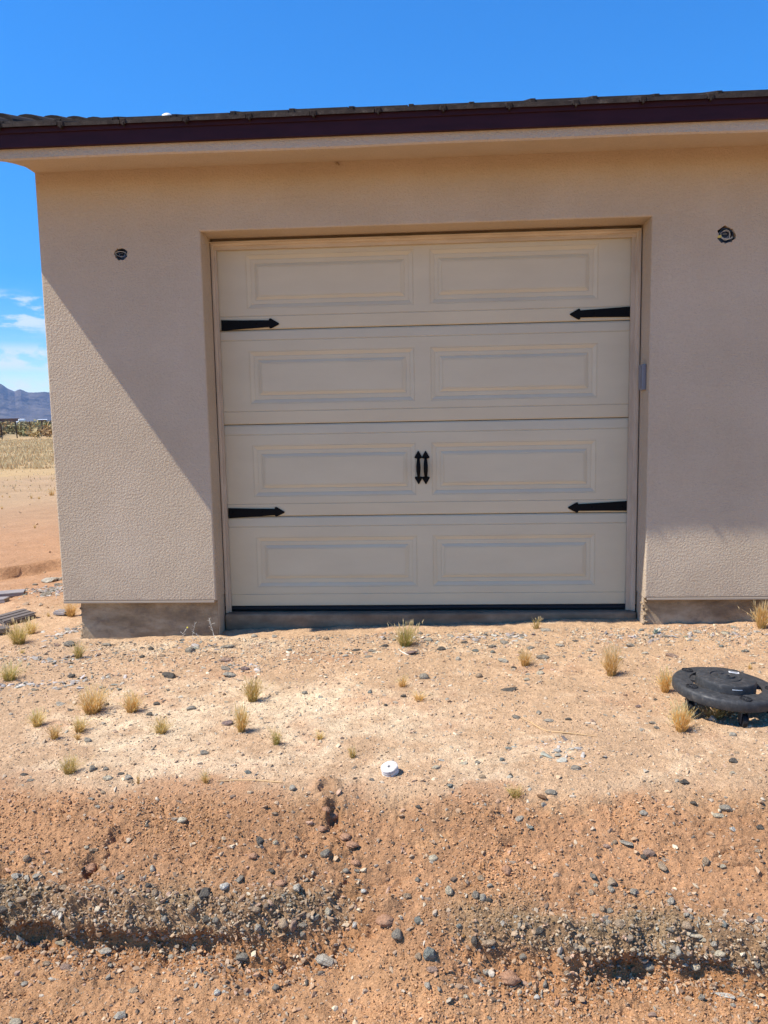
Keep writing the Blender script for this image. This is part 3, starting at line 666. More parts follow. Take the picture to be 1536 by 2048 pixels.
STN = """47 1547 16 8 dark f;61 1560 15 8 grey a;215 1554 20 13 cream a;257 1553 14 12 pale a;260 1562 12 10 tan a;241 1546 14 7 dark f;364 1639 21 15 cream r;195 1613 11 8 pale a;221 1612 12 8 pinkish a;182 1596 12 6 pale f
172 1694 11 8 cream r;184 1699 14 10 tan a;54 1716 15 14 tan r;26 1705 13 10 tan r;31 1750 19 13 pale a;73 1748 20 12 pale f;54 1755 13 16 pale a;80 1773 12 16 dark a;125 1773 26 11 tan r;239 1753 16 12 grey a
306 1735 10 16 pale r;298 1770 14 12 dark a;309 1784 14 16 tan r;295 1781 9 8 pinkish r;283 1755 13 9 pinkish r;410 1784 22 25 dark a;448 1770 18 16 white a;480 1755 12 15 grey f;381 1813 18 18 tan r;449 1813 14 15 tan r
7 1818 20 16 dark a;111 1822 12 12 white a;42 1795 24 11 tan r;329 1833 12 15 grey a;413 1836 18 14 dark a;431 1835 14 14 grey r;212 1900 25 13 pale r;231 1895 14 9 tan a;124 1885 30 10 cream f;132 1931 24 12 pinkish r
94 1926 17 9 tan r;109 1959 36 9 white f;47 1966 16 9 pale r;220 1927 13 9 pale a;267 1978 22 12 tan a;241 2030 24 17 pale a;31 2040 26 14 cream r;342 1911 14 10 pale r;433 1984 14 13 white a;449 1982 9 6 white a
483 1909 26 20 grey a;412 1945 10 8 grey r;584 1574 14 14 pale r;520 1681 15 18 dark a;550 1684 12 9 cream r;651 1704 20 18 grey a;692 1740 15 9 grey r;594 1773 17 20 pale a;555 1731 8 7 white r;544 1741 14 9 dark a
728 1781 12 10 white r;866 1714 20 15 cream r;964 1753 17 14 tan r;898 1778 16 20 cream r;835 1758 11 11 grey r;815 1790 18 15 tan a;951 1788 15 18 grey r;967 1792 14 16 pale r;980 1770 12 9 pale a;977 1799 17 10 dark a
793 1865 23 24 grey r;836 1840 18 17 blue-grey a;656 1820 13 17 cream r;567 1843 22 25 tan r;588 1849 12 24 pinkish r;606 1849 20 11 grey a;513 1813 25 16 tan a;518 1851 14 15 pale a;604 1865 12 12 grey r;861 1904 26 26 blue-grey a
836 1910 13 16 tan a;864 1935 24 12 pinkish r;653 1919 42 20 pale a;550 1974 15 12 grey r;612 1960 9 17 dark f;974 1942 14 12 pale r;960 1955 24 10 pinkish f;856 1971 13 16 pale a;948 1880 14 26 dark a;977 1885 28 14 tan a
708 1848 10 14 white a;1368 1561 20 14 dark a;1101 1582 22 12 grey a;1084 1594 20 10 brown a;1386 1604 13 11 dark a;1450 1613 22 18 grey a;1436 1631 22 11 cream a;1288 1625 19 11 pale r;1466 1655 13 11 white a;1518 1653 15 13 dark a
1038 1634 18 13 pale f;1059 1654 12 8 blue-grey f;1255 1683 28 12 pale f;1230 1681 11 9 tan r;1213 1690 15 8 pinkish r;1298 1703 25 14 pinkish a;1288 1713 11 12 dark a;1321 1727 16 18 tan f;1412 1720 14 17 tan r;1447 1732 13 9 cream r
1223 1761 17 19 tan a;1223 1778 14 14 pale a;1192 1769 11 10 cream a;1183 1781 12 13 tan r;1185 1750 12 13 grey f;1270 1783 20 16 grey a;1295 1783 9 8 grey r;1342 1800 16 16 pale a;1204 1817 11 13 tan r;1218 1820 15 12 grey r
1191 1830 13 9 cream r;1077 1859 21 14 dark r;1239 1845 22 20 tan r;1215 1842 12 13 pale r;1372 1849 22 16 tan r;1384 1833 9 14 grey a;1372 1827 12 10 pale a;1342 1859 18 12 grey a;1389 1868 38 9 cream f;1450 1848 9 13 blue-grey r
1501 1838 15 12 pinkish r;1520 1837 14 12 grey a;1358 1899 13 22 pale r;1344 1910 18 16 grey r;1390 1927 19 23 cream r;1298 1927 22 24 grey r;1440 1904 22 14 cream r;1429 1887 13 13 pale r;1408 1880 11 9 cream r;1513 1926 14 20 grey a
1530 1885 14 15 tan r;1164 1896 15 12 pale r;1178 1899 12 11 tan r;1152 1889 14 10 grey r;1120 1905 12 18 grey f;1237 1917 15 16 dark a;1045 1912 16 15 grey a;1403 1995 14 12 grey a;1302 2027 18 12 pinkish a;1466 2009 14 9 pale a
1089 1964 9 18 grey a;1167 2000 11 10 purple a;1072 1993 12 11 white a;1448 1987 38 7 white f;849 1351 20 15 grey r;958 1350 14 12 tan r;1054 1358 13 10 cream a;1080 1345 16 10 cream r;1017 1378 37 11 dark f;1028 1334 12 8 dark a
1085 1312 26 12 grey a;1006 1319 24 11 pale a;883 1296 18 10 dark r;857 1278 22 11 pale a;823 1303 26 12 purple f;807 1391 13 9 dark a;1092 1259 22 10 pale a;1137 1437 14 8 dark a;1098 1438 20 9 pale f;1033 1433 18 8 grey r
872 1534 16 9 cream r;883 1518 15 7 pale f;1005 1518 11 9 blue-grey a;927 1525 18 8 cream f;956 1524 12 8 grey a;1150 1534 22 12 grey a;1115 1500 14 10 white a;963 1552 14 11 tan a;1022 1549 8 10 dark a;743 1558 11 8 grey a
772 1409 9 7 dark a;1078 1423 11 9 grey r;339 1349 36 14 dark a;460 1348 28 12 pale r;453 1318 28 12 pinkish r;452 1336 24 10 grey a;491 1336 18 12 purple a;453 1445 28 12 purple r;382 1414 20 13 grey a;312 1406 14 9 dark a
299 1427 16 9 dark a;121 1406 22 10 pale f;176 1479 20 12 grey a;185 1535 13 17 grey a;211 1537 12 9 grey a;408 1504 18 11 grey a;495 1543 14 10 blue-grey a;302 1296 11 9 dark r;284 1312 10 9 dark a;378 1299 22 14 grey a
509 1271 14 10 pale r;549 1272 12 8 pale a;456 1291 28 10 grey a;142 1419 14 6 dark f;220 1377 16 7 grey f;144 1351 17 11 dark a;139 1287 26 16 grey a;214 1289 22 10 grey a;1311 1399 8 7 dark r;1277 1411 13 8 purple r
1305 1444 14 8 grey a;1425 1435 15 14 white a;1497 1452 16 9 cream a;1465 1469 16 10 pale a;1283 1459 11 8 pale a;1466 1520 16 14 dark a;1352 1560 12 8 pale f;1240 1316 14 8 grey a;1340 1384 0 0 x x;950 1300 16 8 blue-grey a
985 1292 18 9 grey a;1010 1284 20 8 grey r;930 1284 15 7 dark a;900 1270 16 8 pale a;1060 1295 16 8 grey a;1120 1290 18 8 pale a;1150 1280 14 7 dark f;1180 1300 15 8 cream a;1260 1290 18 9 grey a;1290 1305 14 8 pale a
1330 1272 14 8 grey a;1395 1262 20 9 pale a;1450 1266 18 8 cream r;1490 1300 16 8 grey a;1345 1310 26 7 pinkish r;770 1290 16 8 dark a;745 1300 20 7 grey f;712 1298 18 7 dark f;690 1310 14 7 pale a;735 1312 20 7 grey f""".replace('\n', ';').split(';')
LM = [('the white spool', 781, 1540), ('the round black dolly', 1440, 1390), ('the tall gold tuft left of the dolly', 1222, 1340), ('the green tuft at the sill', 810, 1275), ('the large gold tuft at left', 185, 1405), ('the shoe print', 862, 1702), ('the left gravel bank', 380, 1830), ('the right gravel bank', 1300, 1890), ('the sandy gap between the banks', 790, 1810), ('the left foundation corner', 160, 1270), ('the right foundation', 1400, 1260), ('the dark clod pit at left', 180, 1722), ('the crumbly channel', 670, 1670), ('the thin orange stick on the right', 1110, 1465), ('the bottom left corner of the photo', 60, 2010), ('the bottom right corner of the photo', 1480, 2010), ('the bottom edge of the photo', 760, 2030), ('the gold tuft in the middle ground', 505, 1385), ('the garage door sill', 620, 1260), ('the pale dirt patch', 420, 1470), ('the right orange slope', 1250, 1700), ('the left orange slope', 330, 1660)]
stones = []; crng = random.Random(99)
def put_stone(px, py, wp, hp, col, kind, P=None):
    if P is None: P = gat(px, py+hp*.3)
    dist = float((P-CAM)@AF); w_ = wp/F*dist*1.02; h_ = hp/F*dist*1.05
    me = SM[kind][crng.randrange(7)]
    if kind == 'flat': dy, dz = max(h_*1.5, w_*.4), h_*.5
    elif kind == 'round': dy, dz = max(h_*1.0, w_*.65), h_*.85
    else: dy, dz = max(h_*1.0, w_*.6), h_*.85
    o = bpy.data.objects.new('stone', me); COL.objects.link(o); o.location = (P[0], P[1], P[2]+dz*.18); o.scale = (w_, dy, dz)
    o.rotation_euler = (crng.uniform(-.2, .2), crng.uniform(-.25, .25), crng.uniform(-.35, .35)+(math.pi if crng.random() < .5 else 0))
    c = COLS[col]; k = crng.uniform(.88, 1.14); o.color = (c[0]*k, c[1]*k, c[2]*k, 1)
    stones.append((o, px, py, w_, col, kind)); return o
for s in STN:
    q = s.split()
    if q[4] == 'x': continue
    col = 'pale grey' if q[4] == 'pale' else q[4]
    put_stone(float(q[0]), float(q[1]), float(q[2]), float(q[3]), col, {'r': 'round', 'a': 'angular', 'f': 'flat'}[q[5]])
# fill up to 300
fy = ny; mask = nm & (A['near'] > .5) & (Y0 < -.02)
den = (.10+A['face']*3+ss(-.55, -.12, Y0)*.35+A['slope']*.35*(A['amp']*.5+.5))
den = np.where(mask, den, 0)
cell = np.gradient(xs)[None, :]*np.gradient(ys)[:, None]
pr = (den*cell).ravel(); pr = pr/pr.sum(); cum = np.cumsum(pr)
def sample(n): return np.minimum(np.searchsorted(cum, RNG.random(n)), len(cum)-1)
k = 0
for i in sample(4000):
    if len(stones) >= 300: break
    P = V[i]; px, py, z = proj(P)
    if not (5 < px < 1531 and 1250 < py < 2045): continue
    if any(abs(px-s[1]) < 16 and abs(py-s[2]) < 12 for s in stones): continue
    if abs(px-1440) < 110 and abs(py-1390) < 60: continue
    wp = crng.uniform(9, 13); put_stone(px, py, wp, wp*crng.uniform(.5, .85), crng.choice(['pale grey', 'grey', 'tan', 'tan', 'pinkish', 'dark', 'cream', 'blue-grey']), crng.choice(['round', 'angular', 'angular', 'flat']), P.copy())
# labels that single each stone out
shape = {'round': 'rounded', 'angular': 'angular', 'flat': 'flat'}
keyed = {}
for s in stones:
    o, px, py, w_, col, kind = s
    nm_, lx_, ly_ = min(LM, key=lambda l: (l[1]-px)**2+((l[2]-py)*1.3)**2)
    dx, dy = px-lx_, py-ly_
    rel = ('right of' if dx > 0 else 'left of') if abs(dx) > abs(dy) else ('below' if dy > 0 else 'above')
    dd = math.hypot(dx, dy); rel = ('just ' if dd < 45 else '')+rel
    if 'corner of the photo' in nm_ or 'bottom edge' in nm_ or 'slope' in nm_ or 'patch' in nm_: rel = {'right of': 'right of the middle of', 'left of': 'left of the middle of', 'below': 'low on', 'above': 'high on'}.get(rel, 'in the middle of') if 'slope' in nm_ or 'patch' in nm_ else 'near'
    sz = 'large ' if w_ > .042 else ('small ' if w_ < .024 else '')
    c_ = {'dark': 'dark grey', 'purple': 'purple-grey'}.get(col, col)
    keyed.setdefault(f'{sz}{c_} {shape[kind]} stone {rel} {nm_}', []).append(s)
ORD = ['leftmost', 'second from left', 'third from left', 'fourth from left', 'fifth from left', 'sixth from left', 'seventh from left', 'eighth from left']
for key, l in keyed.items():
    l.sort(key=lambda s: s[1])
    for i, s in enumerate(l):
        lab = key if len(l) == 1 else key.replace(' stone ', ' stone, '+('leftmost' if i == 0 else ('rightmost' if i == len(l)-1 else ORD[min(i, 7)]))+', ')
        if len(lab.split()) > 15: lab = lab.replace('the middle of ', '').replace(' left of the dolly', '').replace(' on the right', ', right')
        if len(lab.split()) > 16: print('LONG', lab)
        meta(s[0], lab, 'stone', 'stones scattered over the dirt')
# gravel stuff
def ico(sub):
    bm = bmesh.new(); bmesh.ops.create_icosphere(bm, subdivisions=sub, radius=.5); v = np.array([x.co[:] for x in bm.verts]); f = np.array([[q.index for q in x.verts] for x in bm.faces]); bm.free(); return v, f
def scatter(name, n, sub, smin, smax, idxs, flat=(.45, .9), pal=None, powr=2.9, sink=.06):
    v0, f0 = ico(sub); nv = len(v0); vars_ = []
    for k in range(10):
        v = v0.copy()
        for _ in range(8):
            p = RNG.normal(size=3); p /= np.linalg.norm(p); q = v@p-RNG.uniform(.14, .36); v -= np.maximum(q, 0)[:, None]*p*.97
        vars_.append(v)
    vars_ = np.array(vars_)
    P = V[idxs]+RNG.normal(size=(n, 3))*.003*np.array([1, 1, 0]); sz = smin+(smax-smin)*RNG.random(n)**powr
    sc = np.stack([sz*1.2, sz*RNG.uniform(.5, 1.1, n), sz*RNG.uniform(*flat, n)], 1); a = RNG.random(n)*6.283
    vv = vars_[RNG.integers(0, 10, n)]*sc[:, None, :]
    ti = RNG.normal(size=n)*.25; vv[:, :, 2] += vv[:, :, 0]*ti[:, None]
    x = vv[:, :, 0]*np.cos(a)[:, None]-vv[:, :, 1]*np.sin(a)[:, None]; y = vv[:, :, 0]*np.sin(a)[:, None]+vv[:, :, 1]*np.cos(a)[:, None]
    vv = np.stack([x, y, vv[:, :, 2]], -1)+P[:, None, :]; vv[:, :, 2] += (sc[:, 2]*sink)[:, None]
    F_ = (f0[None]+np.arange(n)[:, None, None]*nv).reshape(-1, 3)
    return vv.reshape(-1, 3), F_, np.repeat(pal(idxs, n), nv, 0)
Cf = C.reshape(-1, 3)
PALV = np.array([COLS['grey'], COLS['pale grey'], COLS['tan'], COLS['pinkish'], COLS['dark'], COLS['cream'], COLS['blue-grey'], COLS['tan']])
def pal_g(idxs, n):
    c = PALV[RNG.integers(0, len(PALV), n)]*RNG.uniform(.6, 1.05, (n, 1)); f = RNG.uniform(.1, .7, (n, 1)); return c*(1-f)+Cf[idxs]*f
def pal_s(idxs, n): return Cf[idxs]*RNG.uniform(.70, 1.38, (n, 1))+RNG.normal(size=(n, 1))*.015
def blend_sets(sets):
    off = 0; vs, fs, cs = [], [], []
    for v, f, c in sets: vs.append(v); fs.append(f+off); cs.append(c); off += len(v)
    return np.concatenate(vs), np.concatenate(fs), np.clip(np.concatenate(cs), .02, .9)
n1_, n2_, n3_ = 11500, 38000, 150000
vis = np.abs(X-CAM[0]+.06*(Y0-CAM[1])) < .56*(Y0-CAM[1])+.15
den2 = np.where(mask & vis, (.42+A['face']*7.5*np.clip(A['amp'], 0, 1)+ss(-.62, -.12, Y0)*1.3*np.clip(.7+nb*1.5, .1, 2)+A['slope']*.25), 0)
cum = np.cumsum((den2*cell).ravel()); cum /= cum[-1]
sA = scatter('a', n1_, 1, .007, .030, sample(n1_), pal=pal_g); sB = scatter('b', n2_, 1, .0045, .017, sample(n2_), pal=pal_g, powr=2.6)
vis = np.abs(X-CAM[0]+.06*(Y0-CAM[1])) < .56*(Y0-CAM[1])+.15
den3 = np.where(nm & (Y0 < 3) & (A['near'] > .1) & vis, .16+A['slope']*(.15+1.1*np.clip(.35+nb*2.2, 0, 1.5))+A['face']*.4, 0)*np.clip(3.5/D, .1, 1.6)**2
cum = np.cumsum((den3*cell).ravel()); cum /= cum[-1]
sC = scatter('c', n3_, 1, .0026, .0125, sample(n3_), pal=pal_s, powr=4.0, flat=(.5, 1.0))
v, f, c = blend_sets([sA, sB]); me = np_mesh('gravel', v, f, c, False); o = link('gravel', me, M_PEB); meta(o, 'fine mixed gravel lying over the dirt and packed into the bank', 'gravel', kind='stuff')
me = np_mesh('soil_crumbs', *sC[:2], np.clip(sC[2], .02, .9), False); o = link('soil_crumbs', me, M_PEB); meta(o, 'reddish crumbs of dry soil covering the ground', 'soil', kind='stuff')
den4 = np.where((X < -2.2) & (X > -16) & (Y0 > .0) & (Y0 < 17), .4+np.clip(nb, 0, 1), 0)*np.clip(5/D, 0, 1)
cum = np.cumsum((den4*cell).ravel()); cum /= cum[-1]
sE = scatter('e', 2600, 1, .010, .06, sample(2600), pal=pal_g, powr=3.5)
o = link('gravel', np_mesh('gravel', sE[0], sE[1], np.clip(sE[2], .02, .9), False), M_PEB); meta(o, 'scattered small stones on the dirt left of the building', 'gravel', kind='stuff')
# slate rubble heaps
denh = np.zeros_like(X)
for (px, py, rx, ry) in ((100, 1316, .22, .07), (30, 1372, .20, .07), (175, 1362, .13, .07), (105, 1175, .25, .20), (400, 1300, .12, .05), (455, 1342, .15, .05), (145, 1265, .10, .2), (980, 1292, .55, .07), (1400, 1300, .35, .06), (1100, 1520, .12, .1), (1210, 1340, .10, .05)):
    c_ = on_z(px, py, -.14); denh += np.exp(-(((X-c_[0])/rx)**2+((Y0-c_[1])/ry)**2))*(1.0 if py < 1280 or px < 200 else .5)*np.clip(.5+2*fbm(X, Y0, .12, 3, 61), 0, 2)
cum = np.cumsum((np.where(nm, denh, 0)*cell).ravel()); cum /= cum[-1]
def pal_sl(idxs, n): return np.array((.30, .265, .22))*RNG.uniform(.45, 1.8, (n, 1))+RNG.normal(size=(n, 3))*.01
denw = np.where(nm & (Y0 < -.05) & (Y0 > -.95) & (X > -2.3), np.clip(.25+nb*1.8+ss(-.7, -.2, Y0), 0, 2), 0)
cumw = np.cumsum((denw*cell).ravel()); cumw /= cumw[-1]; iw = np.minimum(np.searchsorted(cumw, RNG.random(2600)), len(cumw)-1)
sF = scatter('f', 2600, 1, .007, .034, iw, flat=(.2, .55), pal=lambda i, n: PALV[RNG.integers(0, len(PALV), n)]*RNG.uniform(.6, 1.2, (n, 1)), powr=2.6)
o = link('stone_chips', np_mesh('stone_chips', sF[0], sF[1], np.clip(sF[2], .02, .9), False), M_PEB); meta(o, 'grey and tan stone chips strewn in front of the wall and door', 'gravel', kind='stuff')
sD = scatter('d', 2100, 1, .008, .050, sample(2100), flat=(.15, .5), pal=pal_sl, powr=3.2)
me = np_mesh('slate_rubble', *sD[:2], np.clip(sD[2], .02, .9), False); o = link('slate_rubble', me, M_PEB); meta(o, 'broken grey slate chips in low heaps near the wall', 'rubble', kind='stuff')
# clods of dirt
M_CLOD = mat('dirt_clod', rough=1, spec=.05); t = NT(M_CLOD); t.col(t.ramp(t.noise(30, 5, .7), [(.3, (.30, .16, .09)), (.7, (.45, .26, .155))])); t.bump(t.noise(60, 5, .7), .01, 1)
CL = [(1028, 1700, 36, 16, 'long dark brown dirt clod on the right slope'), (1014, 1738, 20, 22, 'square dirt clod below the long clod on the right slope'), (1020, 1950, 38, 32, 'large crumbly brown clod under the right gravel bank'), (770, 1838, 34, 22, 'pale hollow dirt clod in the sandy gap'), (180, 1735, 26, 26, 'ochre dirt lump inside the clod pit at left'), (645, 1655, 20, 14, 'dirt clod left in the crumbly channel'), (668, 1628, 22, 16, 'dirt clod high in the crumbly channel'), (690, 1672, 22, 15, 'dirt clod right of the crumbly channel middle'), (704, 1688, 26, 15, 'reddish dirt clod low in the crumbly channel'), (652, 1618, 18, 14, 'dark clod near the top of the crumbly channel'), (712, 1724, 18, 13, 'small clod at the foot of the crumbly channel'), (560, 1765, 22, 14, 'clod pair member left of the pale angular stone'), (540, 1762, 16, 12, 'small dirt clod leftmost beside the pale angular stone'), (505, 1712, 20, 14, 'dark dirt clod on the left slope by the channel')]
for px, py, wp, hp, lab in CL:
    P = gat(px, py+hp*.25); dist = float((P-CAM)@AF); w_ = wp/F*dist; h_ = hp/F*dist; bm = bmesh.new(); r = bmesh.ops.create_icosphere(bm, subdivisions=4, radius=.5); sd = px
    for v in bm.verts:
        q = v.co.copy(); n_ = fbm(np.array([q.x*2+q.z*1.7]), np.array([q.y*2+q.z+sd]), .8, 4, 2)[0]; v.co = q*(1+.42*n_); v.co = Vector((v.co.x*w_, v.co.y*max(w_*.7, h_), v.co.z*h_*.8))
    o = obj('dirt_clod', bm, M_CLOD, None, True, (P[0], P[1], P[2]+h_*.15)); meta(o, lab, 'clod', 'dirt clods on the eroded slope')

# ------------------------------------------------------------------ grass tufts
def tuft_mesh(h, w, n, green, seed, droop=.35, heads=True):
    r = np.random.default_rng(seed); vs, fs, cs = [], [], []; k = 0
    gold = np.array((.88, .55, .19)); straw = np.array((.90, .70, .36)); grn = np.array((.27, .29, .07)); dk = np.array((.42, .24, .08))
    for i in range(n):
        a = r.random()*6.283; lean = r.random()**.75; rad = w*.5*.42*r.random()**.5; b = np.array([math.cos(a)*rad, math.sin(a)*rad, 0]); L_ = h*(r.uniform(.35, .8) if r.random() < .6 else r.uniform(.7, 1.25)); stray = r.random() < .12
        dr = np.array([math.cos(a+r.normal()*.9), math.sin(a+r.normal()*.5), 0])*lean*w*.5*(1.9 if stray else 1.0); wd = r.uniform(.0005, .0010)*(1+h*3); sd = np.array([-math.sin(a), math.cos(a), 0])*wd
        if r.random() < .5: sd = np.array([wd, 0, 0])
        g = np.clip(green+r.normal()*.18, 0, 1); tip = gold*(1-g)+grn*1.5*g if r.random() < .7 else straw; bs = (grn*g+gold*.75*(1-g)) if r.random() < .75 else dk
        pts = [b+dr*(t_**1.8)*(1)+np.array([0, 0, L_*(t_-.18*lean*droop*t_*t_*2)]) for t_ in (0, .4, .75, 1)]
        wf = (1, .9, .6, .15)
        for j, (p, f_) in enumerate(zip(pts, wf)):
            vs += [p-sd*f_, p+sd*f_]; cc = bs*(1-j/3)+tip*(j/3); cs += [cc, cc]
        for j in range(3): fs.append((k+2*j, k+2*j+1, k+2*j+3, k+2*j+2))
        k += 8
        if heads and r.random() < .28:
            p = pts[-1]; hw = wd*1.9; hl = L_*.13; q = [p+np.array([-hw, 0, 0]), p+np.array([0, 0, -hl]), p+np.array([hw, 0, 0]), p+np.array([dr[0]*.1, dr[1]*.1, hl])]
            vs += q; cs += [straw]*4; fs.append((k, k+1, k+2, k+3)); k += 4
    return np_mesh('grass_tuft', np.array(vs), np.array(fs), np.clip(np.array(cs)*r.uniform(.9, 1.1), .01, .9), False)
TUFT = [(185, 1424, 50, 58, .03, 260, 'large gold grass tuft, biggest at left of the dirt yard'), (264, 1425, 46, 34, .12, 170, 'gold grass tuft just right of the biggest left tuft'), (505, 1402, 48, 32, .40, 170, 'green-based gold grass tuft in the middle ground, left of centre'),
 (483, 1463, 52, 28, .25, 150, 'gold grass tuft below the middle one, beside the purple stone'), (552, 1488, 32, 20, .75, 90, 'small green grass tuft right of the purple stone'), (322, 1466, 32, 34, .45, 110, 'low spreading green-gold tuft below the gold pair at left'),
 (160, 1463, 32, 30, .38, 110, 'small green-gold tuft under the biggest left tuft'), (157, 1479, 14, 12, .05, 40, 'tiny gold sprig beneath the biggest left tuft'), (110, 1477, 30, 24, .08, 90, 'small pale gold tuft near the left edge, second from left'),
 (75, 1452, 34, 30, .42, 110, 'small green-gold tuft nearest the left edge in the yard'), (138, 1546, 36, 36, .5, 120, 'green-gold tuft at the top of the left orange slope'), (38, 1287, 46, 42, .6, 170, 'bushy green tuft at the left edge beside the dark plank'),
 (62, 1268, 32, 28, .45, 110, 'yellow-green tuft behind the bushy one at the left edge'), (20, 1360, 38, 40, .65, 150, 'dark green tuft at the left edge by the slate chips'), (158, 1316, 34, 22, .6, 90, 'small green tuft under the left foundation corner'),
 (143, 1233, 34, 26, .03, 120, 'gold tuft tucked under the stucco corner at far left'), (45, 1306, 10, 12, .5, 26, 'tiny green sprig above the slate heap at left'), (812, 1291, 46, 42, .72, 170, 'green tuft with seed heads in front of the door sill'),
 (1072, 1257, 24, 22, .45, 34, 'thin sparse tuft against the door sill'), (1050, 1330, 32, 28, .08, 120, 'small gold tuft below the sill, right of centre'), (1222, 1351, 58, 30, .05, 190, 'tall gold tuft standing alone left of the dolly'),
 (1330, 1384, 48, 26, .06, 150, 'gold tuft touching the left rim of the dolly'), (1362, 1463, 56, 38, .06, 210, 'tall gold tuft in front of the dolly'), (1430, 1434, 22, 54, .10, 130, 'flattened gold tuft under the dolly front'),
 (1524, 1256, 54, 30, .12, 190, 'tall straw coloured tuft at the right foundation edge'), (805, 1373, 24, 20, .05, 60, 'small thin gold tuft below the sill tuft'), (838, 1401, 20, 28, .1, 60, 'low gold tuft by the small dark stone in mid yard'),
 (705, 1515, 24, 18, .5, 46, 'small green-gold sprig up and left of the white spool'), (640, 1479, 20, 18, .4, 40, 'little tuft at right of the pale dirt patch'), (412, 1566, 24, 18, .35, 40, 'yellow sprig at the top edge of the left slope'), (278, 1568, 24, 8, .2, 18, 'very thin straw sprig at the top of the left slope'),
 (1030, 1592, 22, 34, .6, 60, 'low pale green tuft at the top of the right slope'), (1500, 1338, 14, 10, .2, 24, 'tiny gold sprig behind the dolly'), (98, 1232, 10, 10, .3, 22, 'tiny brown sprig near the slate slabs left of the wall')]
for i, (px, py, hp, wp, gr, n, lab) in enumerate(TUFT):
    P = gat(px, py); dist = float((P-CAM)@AF); me = tuft_mesh(hp/F*dist*.88, wp/F*dist*1.15, int(n*1.9), gr, 100+i)
    o = link('grass_tuft', me, M_GRS, None, (P[0], P[1], P[2]-.002)); meta(o, lab, 'grass tuft', 'dry grass tufts in the dirt yard')
for i, (px, py, hp, wp, gr, n, lab) in enumerate([(62, 994, 9, 8, .1, 60, 'left gold tuft of the two beyond the brown dirt'), (76, 998, 7, 9, .1, 60, 'right gold tuft of the two beyond the brown dirt'), (102, 990, 14, 18, .05, 120, 'pale gold tuft by the wall edge beyond the dirt'), (4, 992, 5, 5, .1, 40, 'tiny dark tuft at left edge beside the track'), (19, 992, 5, 5, .1, 40, 'tiny tuft second from left edge beside the track'), (3, 1018, 8, 8, .15, 50, 'gold tuft at left edge of the brown dirt'), (74, 1054, 7, 7, .3, 50, 'small dark tuft in the brown dirt by the wall')]):
    P = gat(px, py); dist = float((P-CAM)@AF); me = tuft_mesh(hp/F*dist, wp/F*dist, n, gr, 200+i)
    o = link('grass_tuft', me, M_GRS, None, (P[0], P[1], P[2])); meta(o, lab, 'grass tuft', 'grass tufts beyond the corner of the building')
# dry weeds before the foundation, and the silver seedling
def weed(px, py, hp, seed, mt, lab, n=3, flower=False):
    P = gat(px, py); dist = float((P-CAM)@AF); h = hp/F*dist; r = random.Random(seed); bm = bmesh.new(); tips = []
    for k in range(n):
        a = r.uniform(0, 6.28); p = Vector((0, 0, -.003)); d = Vector((math.cos(a)*.35, -abs(math.sin(a))*.2, 1)).normalized(); pts = [p.copy()]
        for j in range(7): p += d*h/7; d = (d+Vector((r.uniform(-.35, .35), r.uniform(-.2, .2), r.uniform(-.1, .2)))).normalized(); pts.append(p.copy())
        tube(bm, pts, [.0012*(1-.09*j) for j in range(8)], 5); tips.append(pts[-1])
        for j in (3, 4, 5, 6):
            q = pts[j]; e = q+Vector((r.uniform(-1, 1), r.uniform(-.6, .6), r.uniform(.2, 1))).normalized()*h*.16; tube(bm, [q, (q+e)/2+Vector((0, 0, .001)), e], .0007, 4)
    o = obj('dry_weed', bm, mt, None, False, tuple(P)); meta(o, lab, 'weed', 'dry weeds by the left foundation')
    if flower:
        bm = bmesh.new()
        for tp in tips: 
            q = bmesh.ops.create_icosphere(bm, subdivisions=1, radius=.005)
            for v in q['verts']: v.co = v.co+tp
        obj('flower', bm, mat('yellow_flower', (.75, .62, .05), .6), o)
M_WEED = mat('bleached_stem', (.66, .62, .52), .8, .2); NT(M_WEED).bump(NT(M_WEED).noise(90, 2), .001, .3)
weed(366, 1288, 46, 3, M_WEED, 'thin pale weed with yellow flowers before the left foundation', 1, True)
weed(388, 1285, 44, 5, M_WEED, 'bare curved pale weed stem in the middle of the left foundation', 1)
weed(404, 1284, 32, 9, M_WEED, 'short leaning pale weed near the dry branched one', 1)
weed(432, 1282, 50, 11, M_WEED, 'bleached branched weed at the right corner of the left foundation', 2)
P = gat(1312, 1268); bm = bmesh.new(); rr = random.Random(2)
for k in range(26):
    a = k*2.4; el = rr.uniform(.2, 1.3); d = Vector((math.cos(a)*math.cos(el), math.sin(a)*math.cos(el), math.sin(el))); s_ = Vector((-math.sin(a), math.cos(a), 0))*.004; l_ = rr.uniform(.025, .045)
    v = [bm.verts.new(q) for q in (Vector((0, 0, 0)), d*l_*.5+s_, d*l_, d*l_*.5-s_)]; bm.faces.new(v)
M_SIL = mat('silver_leaf', (.34, .40, .33), .7); NT(M_SIL).bump(NT(M_SIL).noise(50, 2), .001, .3)
o = obj('seedling', bm, M_SIL, None, False, tuple(P)); meta(o, 'small silvery green seedling at the right foundation corner', 'plant')

